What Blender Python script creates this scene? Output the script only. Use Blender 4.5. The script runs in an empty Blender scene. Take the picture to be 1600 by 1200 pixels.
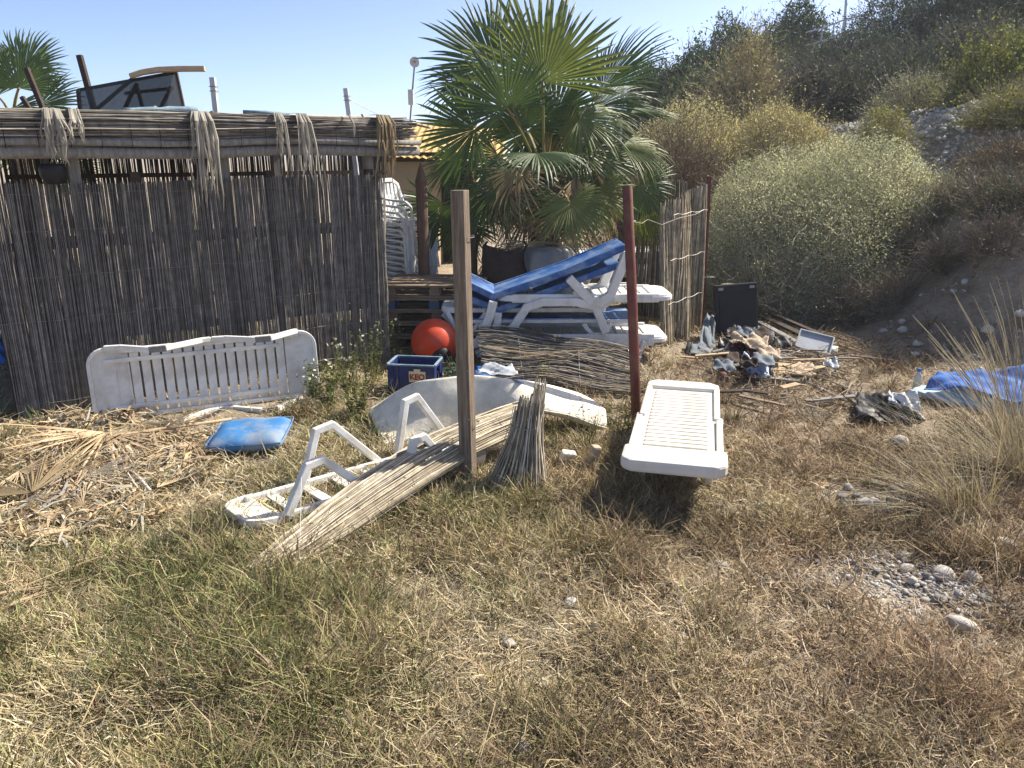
import bpy, math, random
import numpy as np
from mathutils import Vector, Matrix, Euler

random.seed(7)
RNG = np.random.default_rng(11)
R = math.radians
SC = bpy.context.scene
COL = SC.collection

# ------------------------------------------------------------------ camera, sky, sun, exposure
CAM_H, CAM_P, CAM_F = 2.15, R(16.7), 1200.0
cam_d = bpy.data.cameras.new('camera'); cam = bpy.data.objects.new('camera', cam_d); COL.objects.link(cam)
cam.location = (0, 0, CAM_H); cam.rotation_euler = (math.pi / 2 - CAM_P, 0, 0)
cam_d.sensor_width = 36; cam_d.lens = 27.0; cam_d.clip_end = 2000; cam_d.clip_start = 0.05
SC.camera = cam

SUN_AZ, SUN_EL = R(60), R(44)            # azimuth from +Y towards +X
world = bpy.data.worlds.new('World'); SC.world = world; world.use_nodes = True
wn = world.node_tree.nodes; wl = world.node_tree.links
sky = wn.new('ShaderNodeTexSky'); sky.sky_type = 'NISHITA'; sky.sun_disc = False
sky.sun_elevation = SUN_EL; sky.sun_rotation = SUN_AZ
sky.air_density = 0.35; sky.dust_density = 1.0; sky.ozone_density = 1.0; sky.altitude = 0
wl.new(sky.outputs[0], wn['Background'].inputs[0]); wn['Background'].inputs[1].default_value = 0.128
sun_d = bpy.data.lights.new('sun', 'SUN'); sun = bpy.data.objects.new('sun', sun_d); COL.objects.link(sun)
sun_d.energy = 4.3; sun_d.angle = R(0.53); sun_d.color = (1.0, 0.92, 0.79)
sdir = Vector((math.sin(SUN_AZ) * math.cos(SUN_EL), math.cos(SUN_AZ) * math.cos(SUN_EL), math.sin(SUN_EL)))
sun.rotation_euler = sdir.to_track_quat('Z', 'Y').to_euler(); sun.location = (6, 8, 9)
SC.view_settings.view_transform = 'Standard'; SC.view_settings.look = 'None'
SC.view_settings.exposure = 1.2; SC.view_settings.gamma = 1.0
SC.view_settings.use_curve_mapping = False
SC.cycles.max_bounces = 6; SC.cycles.transparent_max_bounces = 12

# ------------------------------------------------------------------ measuring helpers (survey points of the place)
_c, _s = math.cos(CAM_P), math.sin(CAM_P)
def _ray(px, py):
    u = (px - 800) / CAM_F; v = -(py - 600) / CAM_F
    return Vector((u, _c + v * _s, -_s + v * _c))
def G(px, py, z=0.0):
    d = _ray(px, py); return Vector((0, 0, CAM_H)) + d * ((z - CAM_H) / d.z)
def at(px, py, Y):
    d = _ray(px, py); return Vector((0, 0, CAM_H)) + d * (Y / d.y)

# ------------------------------------------------------------------ numeric noise, terrain height
_lat = np.random.default_rng(3).random((256, 256))
def vnoise(x, y, s, o=0):
    x = np.asarray(x, float) / s + 37.3 * o + 500; y = np.asarray(y, float) / s + 17.9 * o + 500
    xi = np.floor(x).astype(int); yi = np.floor(y).astype(int)
    fx = x - xi; fy = y - yi; fx = fx * fx * (3 - 2 * fx); fy = fy * fy * (3 - 2 * fy)
    g = lambda a, b: _lat[a % 256, b % 256]
    return (g(xi, yi) * (1 - fx) + g(xi + 1, yi) * fx) * (1 - fy) + (g(xi, yi + 1) * (1 - fx) + g(xi + 1, yi + 1) * fx) * fy
def tz(x, y):
    x = np.asarray(x, float); y = np.asarray(y, float)
    d1 = x - (4.25 + 0.2 * np.sin(y * 0.9) - 0.12 * np.clip(y - 12, 0, 20) + .8 * np.exp(-((y - 11.6) / 1.8) ** 2)); d2 = (x - 4.2 - 1.5 * (8.3 - y)) / 1.8      # the bank turns across the yard behind the tarpaulin
    d = np.minimum(d1, d2) - .12 * np.exp(-((d1 - d2) / .5) ** 2)
    s = np.log1p(np.exp(np.clip(d * 4, -40, 40))) / 4; s = np.where(d > 8, d, s)
    h = 1.35 * np.clip(s, 0, 0.9) + 0.56 * np.clip(s - 0.9, 0, 2.2) + 0.32 * np.clip(s - 3.1, 0, 1.2) + 0.2 * np.clip(s - 4.3, 0, 3.4) + 0.5 * np.clip(s - 7.7, 0, 12)
    h = h * (1 - np.clip((y - 34) / 14, 0, 1) ** 2 * (3 - 2 * np.clip((y - 34) / 14, 0, 1)))
    rough = np.clip(s, 0, 1)
    z = h + rough * (0.42 * (vnoise(x, y, 0.9, 1) - .5) + 0.5 * (vnoise(x, y, 2.3, 2) - .5) + .22 * (vnoise(x, y, .38, 3) - .5) + .1 * (vnoise(x, y, .16, 6) - .5))
    near = np.exp(-((y - 3.0) / 2.5) ** 2)
    z = z + 0.05 * (vnoise(x, y, 1.1, 4) - .5) + 0.07 * (vnoise(x, y, 0.36, 5) - .5) * np.exp(-((y - 3) / 2.2) ** 2)
    return z
def tz1(x, y): return float(tz(np.array([x]), np.array([y]))[0])

# ------------------------------------------------------------------ mesh helpers
def mesh_np(name, v, quads, col=None, tris=None):
    me = bpy.data.meshes.new(name)
    v = np.asarray(v, np.float32).reshape(-1, 3)
    me.vertices.add(len(v)); me.vertices.foreach_set('co', v.ravel())
    quads = np.asarray(quads, np.int32).reshape(-1, 4)
    nt = 0 if tris is None else len(tris)
    loops = quads.ravel()
    starts = np.arange(len(quads)) * 4
    if nt:
        t = np.asarray(tris, np.int32).reshape(-1, 3)
        starts = np.concatenate([starts, len(loops) + np.arange(nt) * 3]); loops = np.concatenate([loops, t.ravel()])
    me.loops.add(len(loops)); me.loops.foreach_set('vertex_index', loops.astype(np.int32))
    me.polygons.add(len(starts)); me.polygons.foreach_set('loop_start', starts.astype(np.int32))
    if col is not None:
        a = me.attributes.new('Col', 'FLOAT_COLOR', 'POINT')
        c = np.ones((len(v), 4), np.float32); c[:, :3] = np.asarray(col, np.float32).reshape(-1, 3)
        a.data.foreach_set('color', c.ravel())
    me.update(); me.validate()
    return me
def strips(paths, widths, side, col):
    """flat ribbons: paths (N,K,3), widths (N,K), side (N,3) or (N,K,3), col (N,3)"""
    N, K, _ = paths.shape
    if side.ndim == 2: side = side[:, None, :]
    off = side * widths[..., None] * .5
    v = np.stack([paths - off, paths + off], axis=2).reshape(N * K * 2, 3)
    b = (np.arange(N) * K * 2)[:, None] + (np.arange(K - 1) * 2)[None, :]
    q = np.stack([b, b + 1, b + 3, b + 2], axis=-1).reshape(-1, 4)
    c = np.repeat(col, K * 2, axis=0)
    return v, q, c
def tubes(paths, rad, sides, col):
    """round stems: paths (N,K,3), rad (N,K)"""
    N, K, _ = paths.shape
    t = np.gradient(paths, axis=1); t /= np.linalg.norm(t, axis=2, keepdims=True) + 1e-9
    ref = np.where(np.abs(t[..., 2:3]) > .9, np.array([1., 0, 0]), np.array([0, 0, 1.]))
    a = np.cross(t, ref); a /= np.linalg.norm(a, axis=2, keepdims=True) + 1e-9
    b = np.cross(t, a)
    th = np.arange(sides) / sides * 2 * np.pi
    v = paths[:, :, None, :] + rad[:, :, None, None] * (a[:, :, None, :] * np.cos(th)[None, None, :, None] + b[:, :, None, :] * np.sin(th)[None, None, :, None])
    base = (np.arange(N) * K * sides)[:, None, None] + (np.arange(K - 1) * sides)[None, :, None]
    i = np.arange(sides); j = (i + 1) % sides
    q = np.stack([base + i, base + j, base + sides + j, base + sides + i], axis=-1).reshape(-1, 4)
    return v.reshape(-1, 3), q, np.repeat(col, K * sides, axis=0)
def join(parts):
    vs, qs, cs, o = [], [], [], 0
    for v, q, c in parts:
        vs.append(v); qs.append(q + o); cs.append(c); o += len(v)
    return np.concatenate(vs), np.concatenate(qs), np.concatenate(cs)

def diamonds(c, ax, sd, ln, wd, col):
    v = np.stack([c - ax * (ln * .5)[:, None], c + sd * (wd * .5)[:, None] - ax * (ln * .05)[:, None], c + ax * (ln * .5)[:, None], c - sd * (wd * .5)[:, None] - ax * (ln * .05)[:, None]], 1).reshape(-1, 3)
    q = np.arange(len(c) * 4).reshape(-1, 4)
    return v, q, np.repeat(col, 4, axis=0)
class MB:
    def __init__(s): s.v = []; s.f = []
    def add(s, vs, fs):
        o = len(s.v); s.v += [tuple(p) for p in vs]; s.f += [tuple(i + o for i in f) for f in fs]; return s
    def box(s, c, d, rot=None):
        hx, hy, hz = d[0] / 2, d[1] / 2, d[2] / 2
        P = [Vector((x, y, z)) for z in (-hz, hz) for y in (-hy, hy) for x in (-hx, hx)]
        if rot is not None: P = [rot @ p for p in P]
        c = Vector(c)
        return s.add([p + c for p in P], [(0, 2, 3, 1), (4, 5, 7, 6), (0, 1, 5, 4), (2, 6, 7, 3), (0, 4, 6, 2), (1, 3, 7, 5)])
    def sweep(s, pts, w, h, up=(0, 0, 1), closed_ends=True):
        """rectangular bar along a polyline; w is across (up x tangent), h along up"""
        pts = [Vector(p) for p in pts]; up = Vector(up); n = len(pts); o = len(s.v)
        for i, p in enumerate(pts):
            a = (pts[i] - pts[i - 1]).normalized() if i else None
            b = (pts[i + 1] - pts[i]).normalized() if i < n - 1 else None
            t = (a + b).normalized() if a and b else (a or b)
            k = 1.0 / max(.5, t.dot(a)) if a and b else 1.0
            sd = up.cross(t)
            sd = sd.normalized() if sd.length > 1e-6 else Vector((1, 0, 0))
            n2 = t.cross(sd).normalized()
            ww = (w[i] if isinstance(w, (list, tuple)) else w) / 2; hh = (h[i] if isinstance(h, (list, tuple)) else h) / 2 * k
            s.v += [tuple(p + sd * ww * sx + n2 * hh * sz) for sx, sz in ((-1, -1), (1, -1), (1, 1), (-1, 1))]
        for i in range(n - 1):
            for j in range(4):
                s.f.append((o + i * 4 + j, o + i * 4 + (j + 1) % 4, o + i * 4 + 4 + (j + 1) % 4, o + i * 4 + 4 + j))
        s.f.append((o + 3, o + 2, o + 1, o)); e = o + (n - 1) * 4; s.f.append((e, e + 1, e + 2, e + 3))
        return s
    def tube(s, pts, r, n=8, cap=True):
        pts = [Vector(p) for p in pts]; o = len(s.v); K = len(pts)
        prev = None
        for i, p in enumerate(pts):
            t = (pts[min(i + 1, K - 1)] - pts[max(i - 1, 0)]).normalized()
            ref = Vector((0, 0, 1)) if abs(t.z) < .9 else Vector((1, 0, 0))
            a = t.cross(ref).normalized()
            if prev is not None:
                a = (prev - t * prev.dot(t)).normalized()
            prev = a; b = t.cross(a); rr = r[i] if isinstance(r, (list, tuple)) else r
            s.v += [tuple(p + (a * math.cos(2 * math.pi * k / n) + b * math.sin(2 * math.pi * k / n)) * rr) for k in range(n)]
        for i in range(K - 1):
            for k in range(n):
                s.f.append((o + i * n + k, o + i * n + (k + 1) % n, o + (i + 1) * n + (k + 1) % n, o + (i + 1) * n + k))
        if cap:
            s.f.append(tuple(o + k for k in range(n))[::-1]); s.f.append(tuple(o + (K - 1) * n + k for k in range(n)))
        return s
    def grid(s, P, thick=0, nrm=None):
        """P[i][j] Vectors; optional thickness downwards"""
        nu, nv = len(P), len(P[0]); o = len(s.v)
        s.v += [tuple(P[i][j]) for i in range(nu) for j in range(nv)]
        for i in range(nu - 1):
            for j in range(nv - 1):
                s.f.append((o + i * nv + j, o + (i + 1) * nv + j, o + (i + 1) * nv + j + 1, o + i * nv + j + 1))
        return s
    def mesh(s, name):
        me = bpy.data.meshes.new(name); me.from_pydata(s.v, [], s.f); me.update(); return me

def obj(name, me, mat, parent=None, smooth=False, bevel=0, loc=None, kind=None, solid=0, subs=0):
    o = bpy.data.objects.new(name, me); COL.objects.link(o)
    if mat is not None and (not me.materials): me.materials.append(mat)
    if smooth: me.polygons.foreach_set('use_smooth', np.ones(len(me.polygons), bool))
    if parent is not None: o.parent = parent
    if loc is not None: o.location = loc
    if kind: o['kind'] = kind
    if subs:
        m = o.modifiers.new('s', 'SUBSURF'); m.levels = subs; m.render_levels = subs
    if solid:
        m = o.modifiers.new('t', 'SOLIDIFY'); m.thickness = solid; m.offset = -1
    if bevel:
        m = o.modifiers.new('b', 'BEVEL'); m.width = bevel; m.segments = 2; m.limit_method = 'ANGLE'; m.angle_limit = R(40)
    return o
def tag(o, label, cat, group=None):
    o['label'] = label; o['category'] = cat
    if group: o['group'] = group
    return o
def thing(name, label, cat, loc=(0, 0, 0), rot=None, group=None, mtx=None):
    o = bpy.data.objects.new(name, None); COL.objects.link(o); o.empty_display_size = .1
    if mtx is not None: o.matrix_world = mtx
    else:
        o.location = loc
        if rot is not None: o.rotation_euler = rot
    tag(o, label, cat, group); return o
def wpart(root, name, mb, mat, **k):
    """part modelled in world coordinates under an unrotated Empty"""
    me = mb.mesh(name) if isinstance(mb, MB) else mb
    return obj(name, me, mat, root, loc=-root.location, **k)
def frame(origin, X, Z):
    X = Vector(X).normalized(); Z = Vector(Z); Y = Z.cross(X).normalized(); Z = X.cross(Y).normalized()
    return Matrix.Translation(Vector(origin)) @ Matrix((X, Y, Z)).transposed().to_4x4()
def copy_tree(o, parent=None):
    c = o.copy(); COL.objects.link(c); c.parent = parent
    for ch in o.children: copy_tree(ch, c)
    return c

# ------------------------------------------------------------------ materials
def mat(name, c1, c2=None, scale=6.0, rough=.8, bump=0.0, bscale=None, attr=False, trans=0.0, tcol=None, spec=.3,
        dirt=None, dscale=2.5, damt=.5, stretch=None, metal=0.0, alpha=None, ramp=(.35, .65)):
    m = bpy.data.materials.new(name); m.use_nodes = True
    nt = m.node_tree; N = nt.nodes; Lk = nt.links; bs = N['Principled BSDF']; out = N['Material Output']
    bs.inputs['Roughness'].default_value = rough; bs.inputs['Specular IOR Level'].default_value = spec; bs.inputs['Metallic'].default_value = metal
    tc = N.new('ShaderNodeTexCoord'); mp = N.new('ShaderNodeMapping'); Lk.new(tc.outputs['Object'], mp.inputs[0])
    if stretch: mp.inputs['Scale'].default_value = stretch
    def noise(sc, det=6, rgh=.6):
        n = N.new('ShaderNodeTexNoise'); n.inputs['Scale'].default_value = sc; n.inputs['Detail'].default_value = det; n.inputs['Roughness'].default_value = rgh
        Lk.new(mp.outputs[0], n.inputs['Vector']); return n
    def mix(fac, a, b, mode='MIX'):
        x = N.new('ShaderNodeMix'); x.data_type = 'RGBA'; x.blend_type = mode
        for s_, val in ((0, fac), (6, a), (7, b)):
            if isinstance(val, (int, float)): x.inputs[s_].default_value = val
            elif isinstance(val, tuple): x.inputs[s_].default_value = val + (1,) if len(val) == 3 else val
            else: Lk.new(val, x.inputs[s_])
        return x.outputs[2]
    def ramp_(n, lo, hi):
        r = N.new('ShaderNodeMapRange'); r.inputs[1].default_value = lo; r.inputs[2].default_value = hi
        Lk.new(n.outputs[0], r.inputs[0]); return r.outputs[0]
    c2 = c2 or tuple(x * .7 for x in c1)
    col = mix(ramp_(noise(scale), *ramp), c1, c2)
    if attr:
        a = N.new('ShaderNodeAttribute'); a.attribute_name = 'Col'
        col = mix(1.0, a.outputs['Color'], col, 'MULTIPLY')
    if dirt:
        f = N.new('ShaderNodeMath'); f.operation = 'MULTIPLY'; f.inputs[1].default_value = damt
        Lk.new(ramp_(noise(dscale, 8, .7), .45, .7), f.inputs[0]); col = mix(f.outputs[0], col, dirt)
    Lk.new(col, bs.inputs['Base Color'])
    if bump:
        b = N.new('ShaderNodeBump'); b.inputs['Strength'].default_value = 1; b.inputs['Distance'].default_value = bump
        Lk.new(noise(bscale or scale * 4, 8, .65).outputs[0], b.inputs['Height']); Lk.new(b.outputs[0], bs.inputs['Normal'])
    sh = bs.outputs[0]
    if trans:
        t = N.new('ShaderNodeBsdfTranslucent'); ms = N.new('ShaderNodeMixShader'); ms.inputs[0].default_value = trans
        tcx = mix(1.0, col, tcol or (1, 1, 1), 'MULTIPLY'); Lk.new(tcx, t.inputs[0])
        Lk.new(sh, ms.inputs[1]); Lk.new(t.outputs[0], ms.inputs[2]); sh = ms.outputs[0]
    if alpha is not None:
        t = N.new('ShaderNodeBsdfTransparent'); ms = N.new('ShaderNodeMixShader'); ms.inputs[0].default_value = alpha
        Lk.new(t.outputs[0], ms.inputs[1]); Lk.new(sh, ms.inputs[2]); sh = ms.outputs[0]
    Lk.new(sh, out.inputs[0])
    return m

W1 = (1, 1, 1)
MT = {}
MT['soil'] = mat('soil', (.36, .295, .21), (.2, .155, .11), 1.6, .95, .05, 22, dirt=(.46, .40, .31), dscale=5, damt=.7)
MT['grass'] = mat('grass', W1, (.8, .8, .8), 3, .75, attr=True, trans=.14, tcol=(1.2, 1.18, 1.0), spec=.15)
MT['leaf'] = mat('leaf', W1, (.75, .8, .7), 2, .6, attr=True, trans=.22, tcol=(1.15, 1.15, .8), spec=.06)
MT['twig'] = mat('twig', W1, (.75, .75, .75), 5, .85, attr=True, spec=.15)
MT['reed'] = mat('reed', W1, (.6, .58, .55), 14, .7, attr=True, spec=.25)
MT['palm'] = mat('palm', (.085, .122, .048), (.05, .085, .036), 3, .5, trans=.24, tcol=(1.9, 2.0, .7), spec=.28)
MT['palm_lit'] = mat('palm_sunlit', (.17, .2, .07), (.11, .145, .05), 3, .5, trans=.34, tcol=(1.6, 1.6, .65), spec=.2)  # lit copy of the palm green, sunlight put into the colour
MT['palm_dead'] = mat('palm_dead', (.34, .27, .16), (.2, .145, .085), 4, .8, trans=.2, spec=.15)
MT['palm_grey'] = mat('palm_dried_grey', (.42, .39, .33), (.25, .225, .185), 5, .85, trans=.12, spec=.1)
MT['palm_litter'] = mat('palm_litter', (.56, .44, .29), (.38, .27, .16), 4, .8, trans=.12, spec=.15)
MT['petiole'] = mat('petiole', (.2, .2, .06), (.26, .17, .07), 4, .6)
MT['trunk'] = mat('palm_trunk', (.13, .09, .06), (.07, .05, .035), 7, .95, .03, 30)
MT['white'] = mat('white_plastic', (.78, .775, .75), (.70, .69, .65), 3, .5, .001, 60, dirt=(.38, .33, .25), dscale=6.5, damt=.5, spec=.35)
MT['white_clean'] = mat('white_resin', (.72, .69, .62), (.66, .63, .55), 2.5, .5, .0008, 70, dirt=(.40, .34, .25), dscale=4.5, damt=.4, spec=.3)
MT['chair'] = mat('chair_resin', (.8, .81, .81), (.74, .75, .75), 3, .5, dirt=(.42, .4, .35), damt=.35)
MT['cream'] = mat('cream_foam', (.78, .74, .63), (.71, .66, .55), 2, .8, .006, 14, dirt=(.26, .245, .21), dscale=4.2, damt=.5, spec=.2)
MT['blue'] = mat('blue_vinyl', (.018, .085, .29), (.03, .12, .34), 4, .45, .001, 30, dirt=(.40, .48, .56), dscale=3.6, damt=.65, spec=.4)
MT['blue_cush'] = mat('blue_cushion', (.035, .15, .38), (.06, .22, .44), 2.5, .65, .004, 12, dirt=(.33, .29, .23), dscale=3.5, damt=.9, spec=.3)
MT['tarp'] = mat('blue_tarp', (.03, .11, .38), (.045, .15, .42), 5, .7, .003, 20, spec=.12)
MT['tarp_pale'] = mat('pale_blue_sheet', (.42, .68, .72), (.55, .74, .78), 5, .6, .003, 20, dirt=(.5, .45, .36), damt=.5)
MT['plastic_bag'] = mat('plastic_bag', (.62, .65, .68), (.5, .56, .64), 6, .35, .004, 25, trans=.25)
MT['bag_blue'] = mat('pale_blue_bag', (.36, .52, .78), (.6, .68, .8), 7, .4, .004, 20, trans=.15)
MT['crate'] = mat('crate_plastic', (.008, .018, .10), (.012, .028, .14), 6, .45, .001, 40, dirt=(.22, .24, .3), damt=.3, spec=.4)
MT['crate_label'] = mat('crate_label', (.74, .66, .42), (.66, .57, .36), 9, .6)
MT['crate_red'] = mat('crate_red', (.36, .03, .03), (.3, .03, .03), 9, .6)
MT['buoy'] = mat('buoy', (.66, .055, .012), (.58, .045, .012), 4, .42, .0006, 40, dirt=(.42, .16, .10), dscale=5, damt=.6, spec=.35)
MT['black'] = mat('black_plastic', (.012, .012, .014), (.02, .02, .022), 6, .5, .001, 40)
MT['grey_tub'] = mat('grey_tub', (.12, .13, .135), (.085, .09, .1), 5, .4, .001, 30, dirt=(.34, .34, .33), damt=.5, spec=.5)
MT['brown_cloth'] = mat('brown_cloth', (.055, .035, .028), (.035, .024, .02), 12, .9, .004, 30)
MT['red_cloth'] = mat('red_cloth', (.28, .05, .045), (.17, .04, .04), 6, .95, .004, 30)
MT['beige_cloth'] = mat('beige_cloth', (.5, .41, .3), (.38, .3, .22), 6, .95, .004, 30)
MT['grey_cloth'] = mat('grey_cloth', (.12, .15, .18), (.2, .22, .24), 6, .95, .004, 30)
MT['wood'] = mat('weathered_wood', (.22, .165, .12), (.11, .078, .056), 4, .88, .006, 20, stretch=(14, 14, .8), dirt=(.36, .32, .26), dscale=3, damt=.7)
MT['wood_x'] = mat('weathered_board', (.27, .2, .14), (.15, .11, .08), 5, .85, .004, 24, stretch=(1, 9, 9), dirt=(.36, .31, .25), damt=.4)
MT['wood_dark'] = mat('dark_wood', (.07, .05, .038), (.04, .03, .025), 5, .85, .003, 24, stretch=(1, 8, 8))
MT['wood_log'] = mat('pointed_log', (.19, .12, .08), (.11, .07, .05), 5, .85, .004, 24, stretch=(8, 8, 1))
MT['wood_pale'] = mat('pale_wood', (.52, .4, .25), (.42, .31, .19), 5, .8, .003, 24, stretch=(1, 8, 8))
MT['wood_grey'] = mat('grey_wood', (.3, .285, .26), (.18, .17, .155), 5, .9, .004, 24, stretch=(8, 8, 1))
MT['pallet'] = mat('pallet_wood', (.3, .23, .16), (.17, .125, .09), 5, .9, .003, 24, stretch=(1, 7, 7))
MT['pallet_blue'] = mat('pallet_blue_paint', (.03, .09, .26), (.045, .11, .24), 6, .85, dirt=(.16, .13, .1), damt=.5)
MT['rust'] = mat('red_rust_paint', (.15, .035, .03), (.085, .025, .02), 7, .65, .003, 40, dirt=(.2, .09, .05), dscale=7, damt=.8, spec=.4)
MT['white_metal'] = mat('white_post', (.62, .65, .68), (.5, .53, .56), 6, .5)
MT['wire'] = mat('wire', (.36, .34, .31), (.22, .2, .18), 8, .5, metal=.4)
MT['mesh_cloth'] = mat('shade_cloth', (.016, .016, .018), (.01, .01, .011), 30, .8, .001, 80, alpha=.94)
MT['mesh_cloth2'] = mat('shade_cloth_torn', (.05, .048, .046), (.034, .033, .032), 30, .8, .001, 80, alpha=.92)
MT['roll'] = mat('blue_grey_roll', (.12, .2, .26), (.24, .32, .37), 12, .7, .004, 40)
MT['stone'] = mat('stone', (.60, .575, .53), (.47, .445, .41), 7, .9, .004, 40, dirt=(.3, .24, .17), dscale=6, damt=.5)
MT['stone_grey'] = mat('stone_grey', (.27, .275, .275), (.18, .18, .18), 8, .85, .004, 40)
MT['gravel'] = mat('gravel', W1, (.7, .7, .7), 9, .95, attr=True)
MT['wall'] = mat('kiosk_wall', (.46, .35, .22), (.4, .3, .19), 3, .9, .003, 30)
MT['roof_y'] = mat('roof_tin', (.55, .36, .11), (.47, .31, .1), 3, .5, dirt=(.3, .2, .1), damt=.4)
MT['dark'] = mat('dark_and_shade', (.035, .03, .028), (.02, .018, .017), 5, .9)
MT['card'] = mat('cardboard', (.5, .37, .22), (.42, .3, .17), 6, .9, .002, 30)
MT['panel'] = mat('grey_panel', (.42, .45, .48), (.34, .36, .39), 4, .4, .001, 30, dirt=(.28, .26, .23), damt=.4)
MT['bottle'] = mat('bottle', (.6, .66, .68), (.52, .58, .62), 5, .2, alpha=.6, spec=.5)
MT['cap'] = mat('bottle_cap', (.06, .2, .6), None, 5, .4)
MT['cable'] = mat('cable', (.3, .27, .25), (.2, .18, .17), 6, .6)
# ================================================================== THE SETTING
def spaced(a, b, fa, fb, fine, far):
    inner = np.arange(fa, fb + 1e-6, fine)
    k = 14
    lo = fa - (np.geomspace(1, 1 + (fa - a), k) - 1)[1:][::-1]; hi = fb + (np.geomspace(1, 1 + (b - fb), k) - 1)[1:]
    return np.concatenate([lo, inner, hi])
gx = spaced(-400, 400, -6.5, 14, .1, 0); gy = spaced(-60, 700, 1.2, 22, .1, 0)
X, Y = np.meshgrid(gx, gy, indexing='ij'); Z = tz(X, Y)
ni, nj = X.shape
idx = (np.arange(ni - 1)[:, None] * nj + np.arange(nj - 1)[None, :])
q = np.stack([idx, idx + nj, idx + nj + 1, idx + 1], -1).reshape(-1, 4)
g = obj('ground', mesh_np('ground', np.stack([X, Y, Z], -1), q), MT['soil'], smooth=True, kind='structure')

# ---- dry grass (nobody could count it)
def in_view(n, y0, y1, m=.5, rg=RNG):
    y = y0 + (y1 - y0) * rg.random(n) ; hw = .70 * (y * .96 + .55) + m
    x = (rg.random(n) * 2 - 1) * hw; return x, y
STRAW = np.array([.56, .465, .30]); OLIVE = np.array([.235, .24, .10]); BROWN = np.array([.29, .20, .135])
PALE = np.array([.66, .60, .46]); YEL = np.array([.46, .41, .19]); GREEN = np.array([.115, .17, .06])
def pix(x, y, z=0):
    dep = y * _c + (CAM_H - z) * _s
    return 800 + CAM_F * x / dep, 600 + CAM_F * ((CAM_H - z) * _c - y * _s) / dep
def grass_cover(x, y):
    """how densely the ground is covered: 0 bare .. 1"""
    px, py = pix(x, y)
    d = .66 + 1.3 * (vnoise(x, y, .26, 7) - .42) + .45 * (vnoise(x, y, 1.1, 8) - .5)
    sand = np.clip((-x - .9 - .25 * (y - 4)) / .8, 0, 1) * np.clip((y - 3.6) / .9, 0, 1)      # trodden sandy yard by the reed fence
    d = d - .75 * sand
    st = 1.2 * np.exp(-(((x - 2.1) / .38) ** 2 + ((y - 3.5) / .36) ** 2)) + np.exp(-(((x - 2.3) / .4) ** 2 + ((y - 4.65) / .25) ** 2)) + .45 * np.exp(-(((x - .95) / .3) ** 2 + ((y - 3.1) / .5) ** 2))
    d = d - 1.0 * st
    bare = np.exp(-(((x - 0.0) / .45) ** 2 + ((y - 2.75) / .22) ** 2)); d = d - .5 * bare
    path = np.exp(-((x - 1.15 - .12 * (y - 3)) / .28) ** 2) * np.clip((4.3 - y) / 1.2, 0, 1); d = d - .25 * path
    d = d - .5 * np.clip((x - 4.4) / .5, 0, 1)
    return np.clip(d, 0.03, 1)
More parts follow.
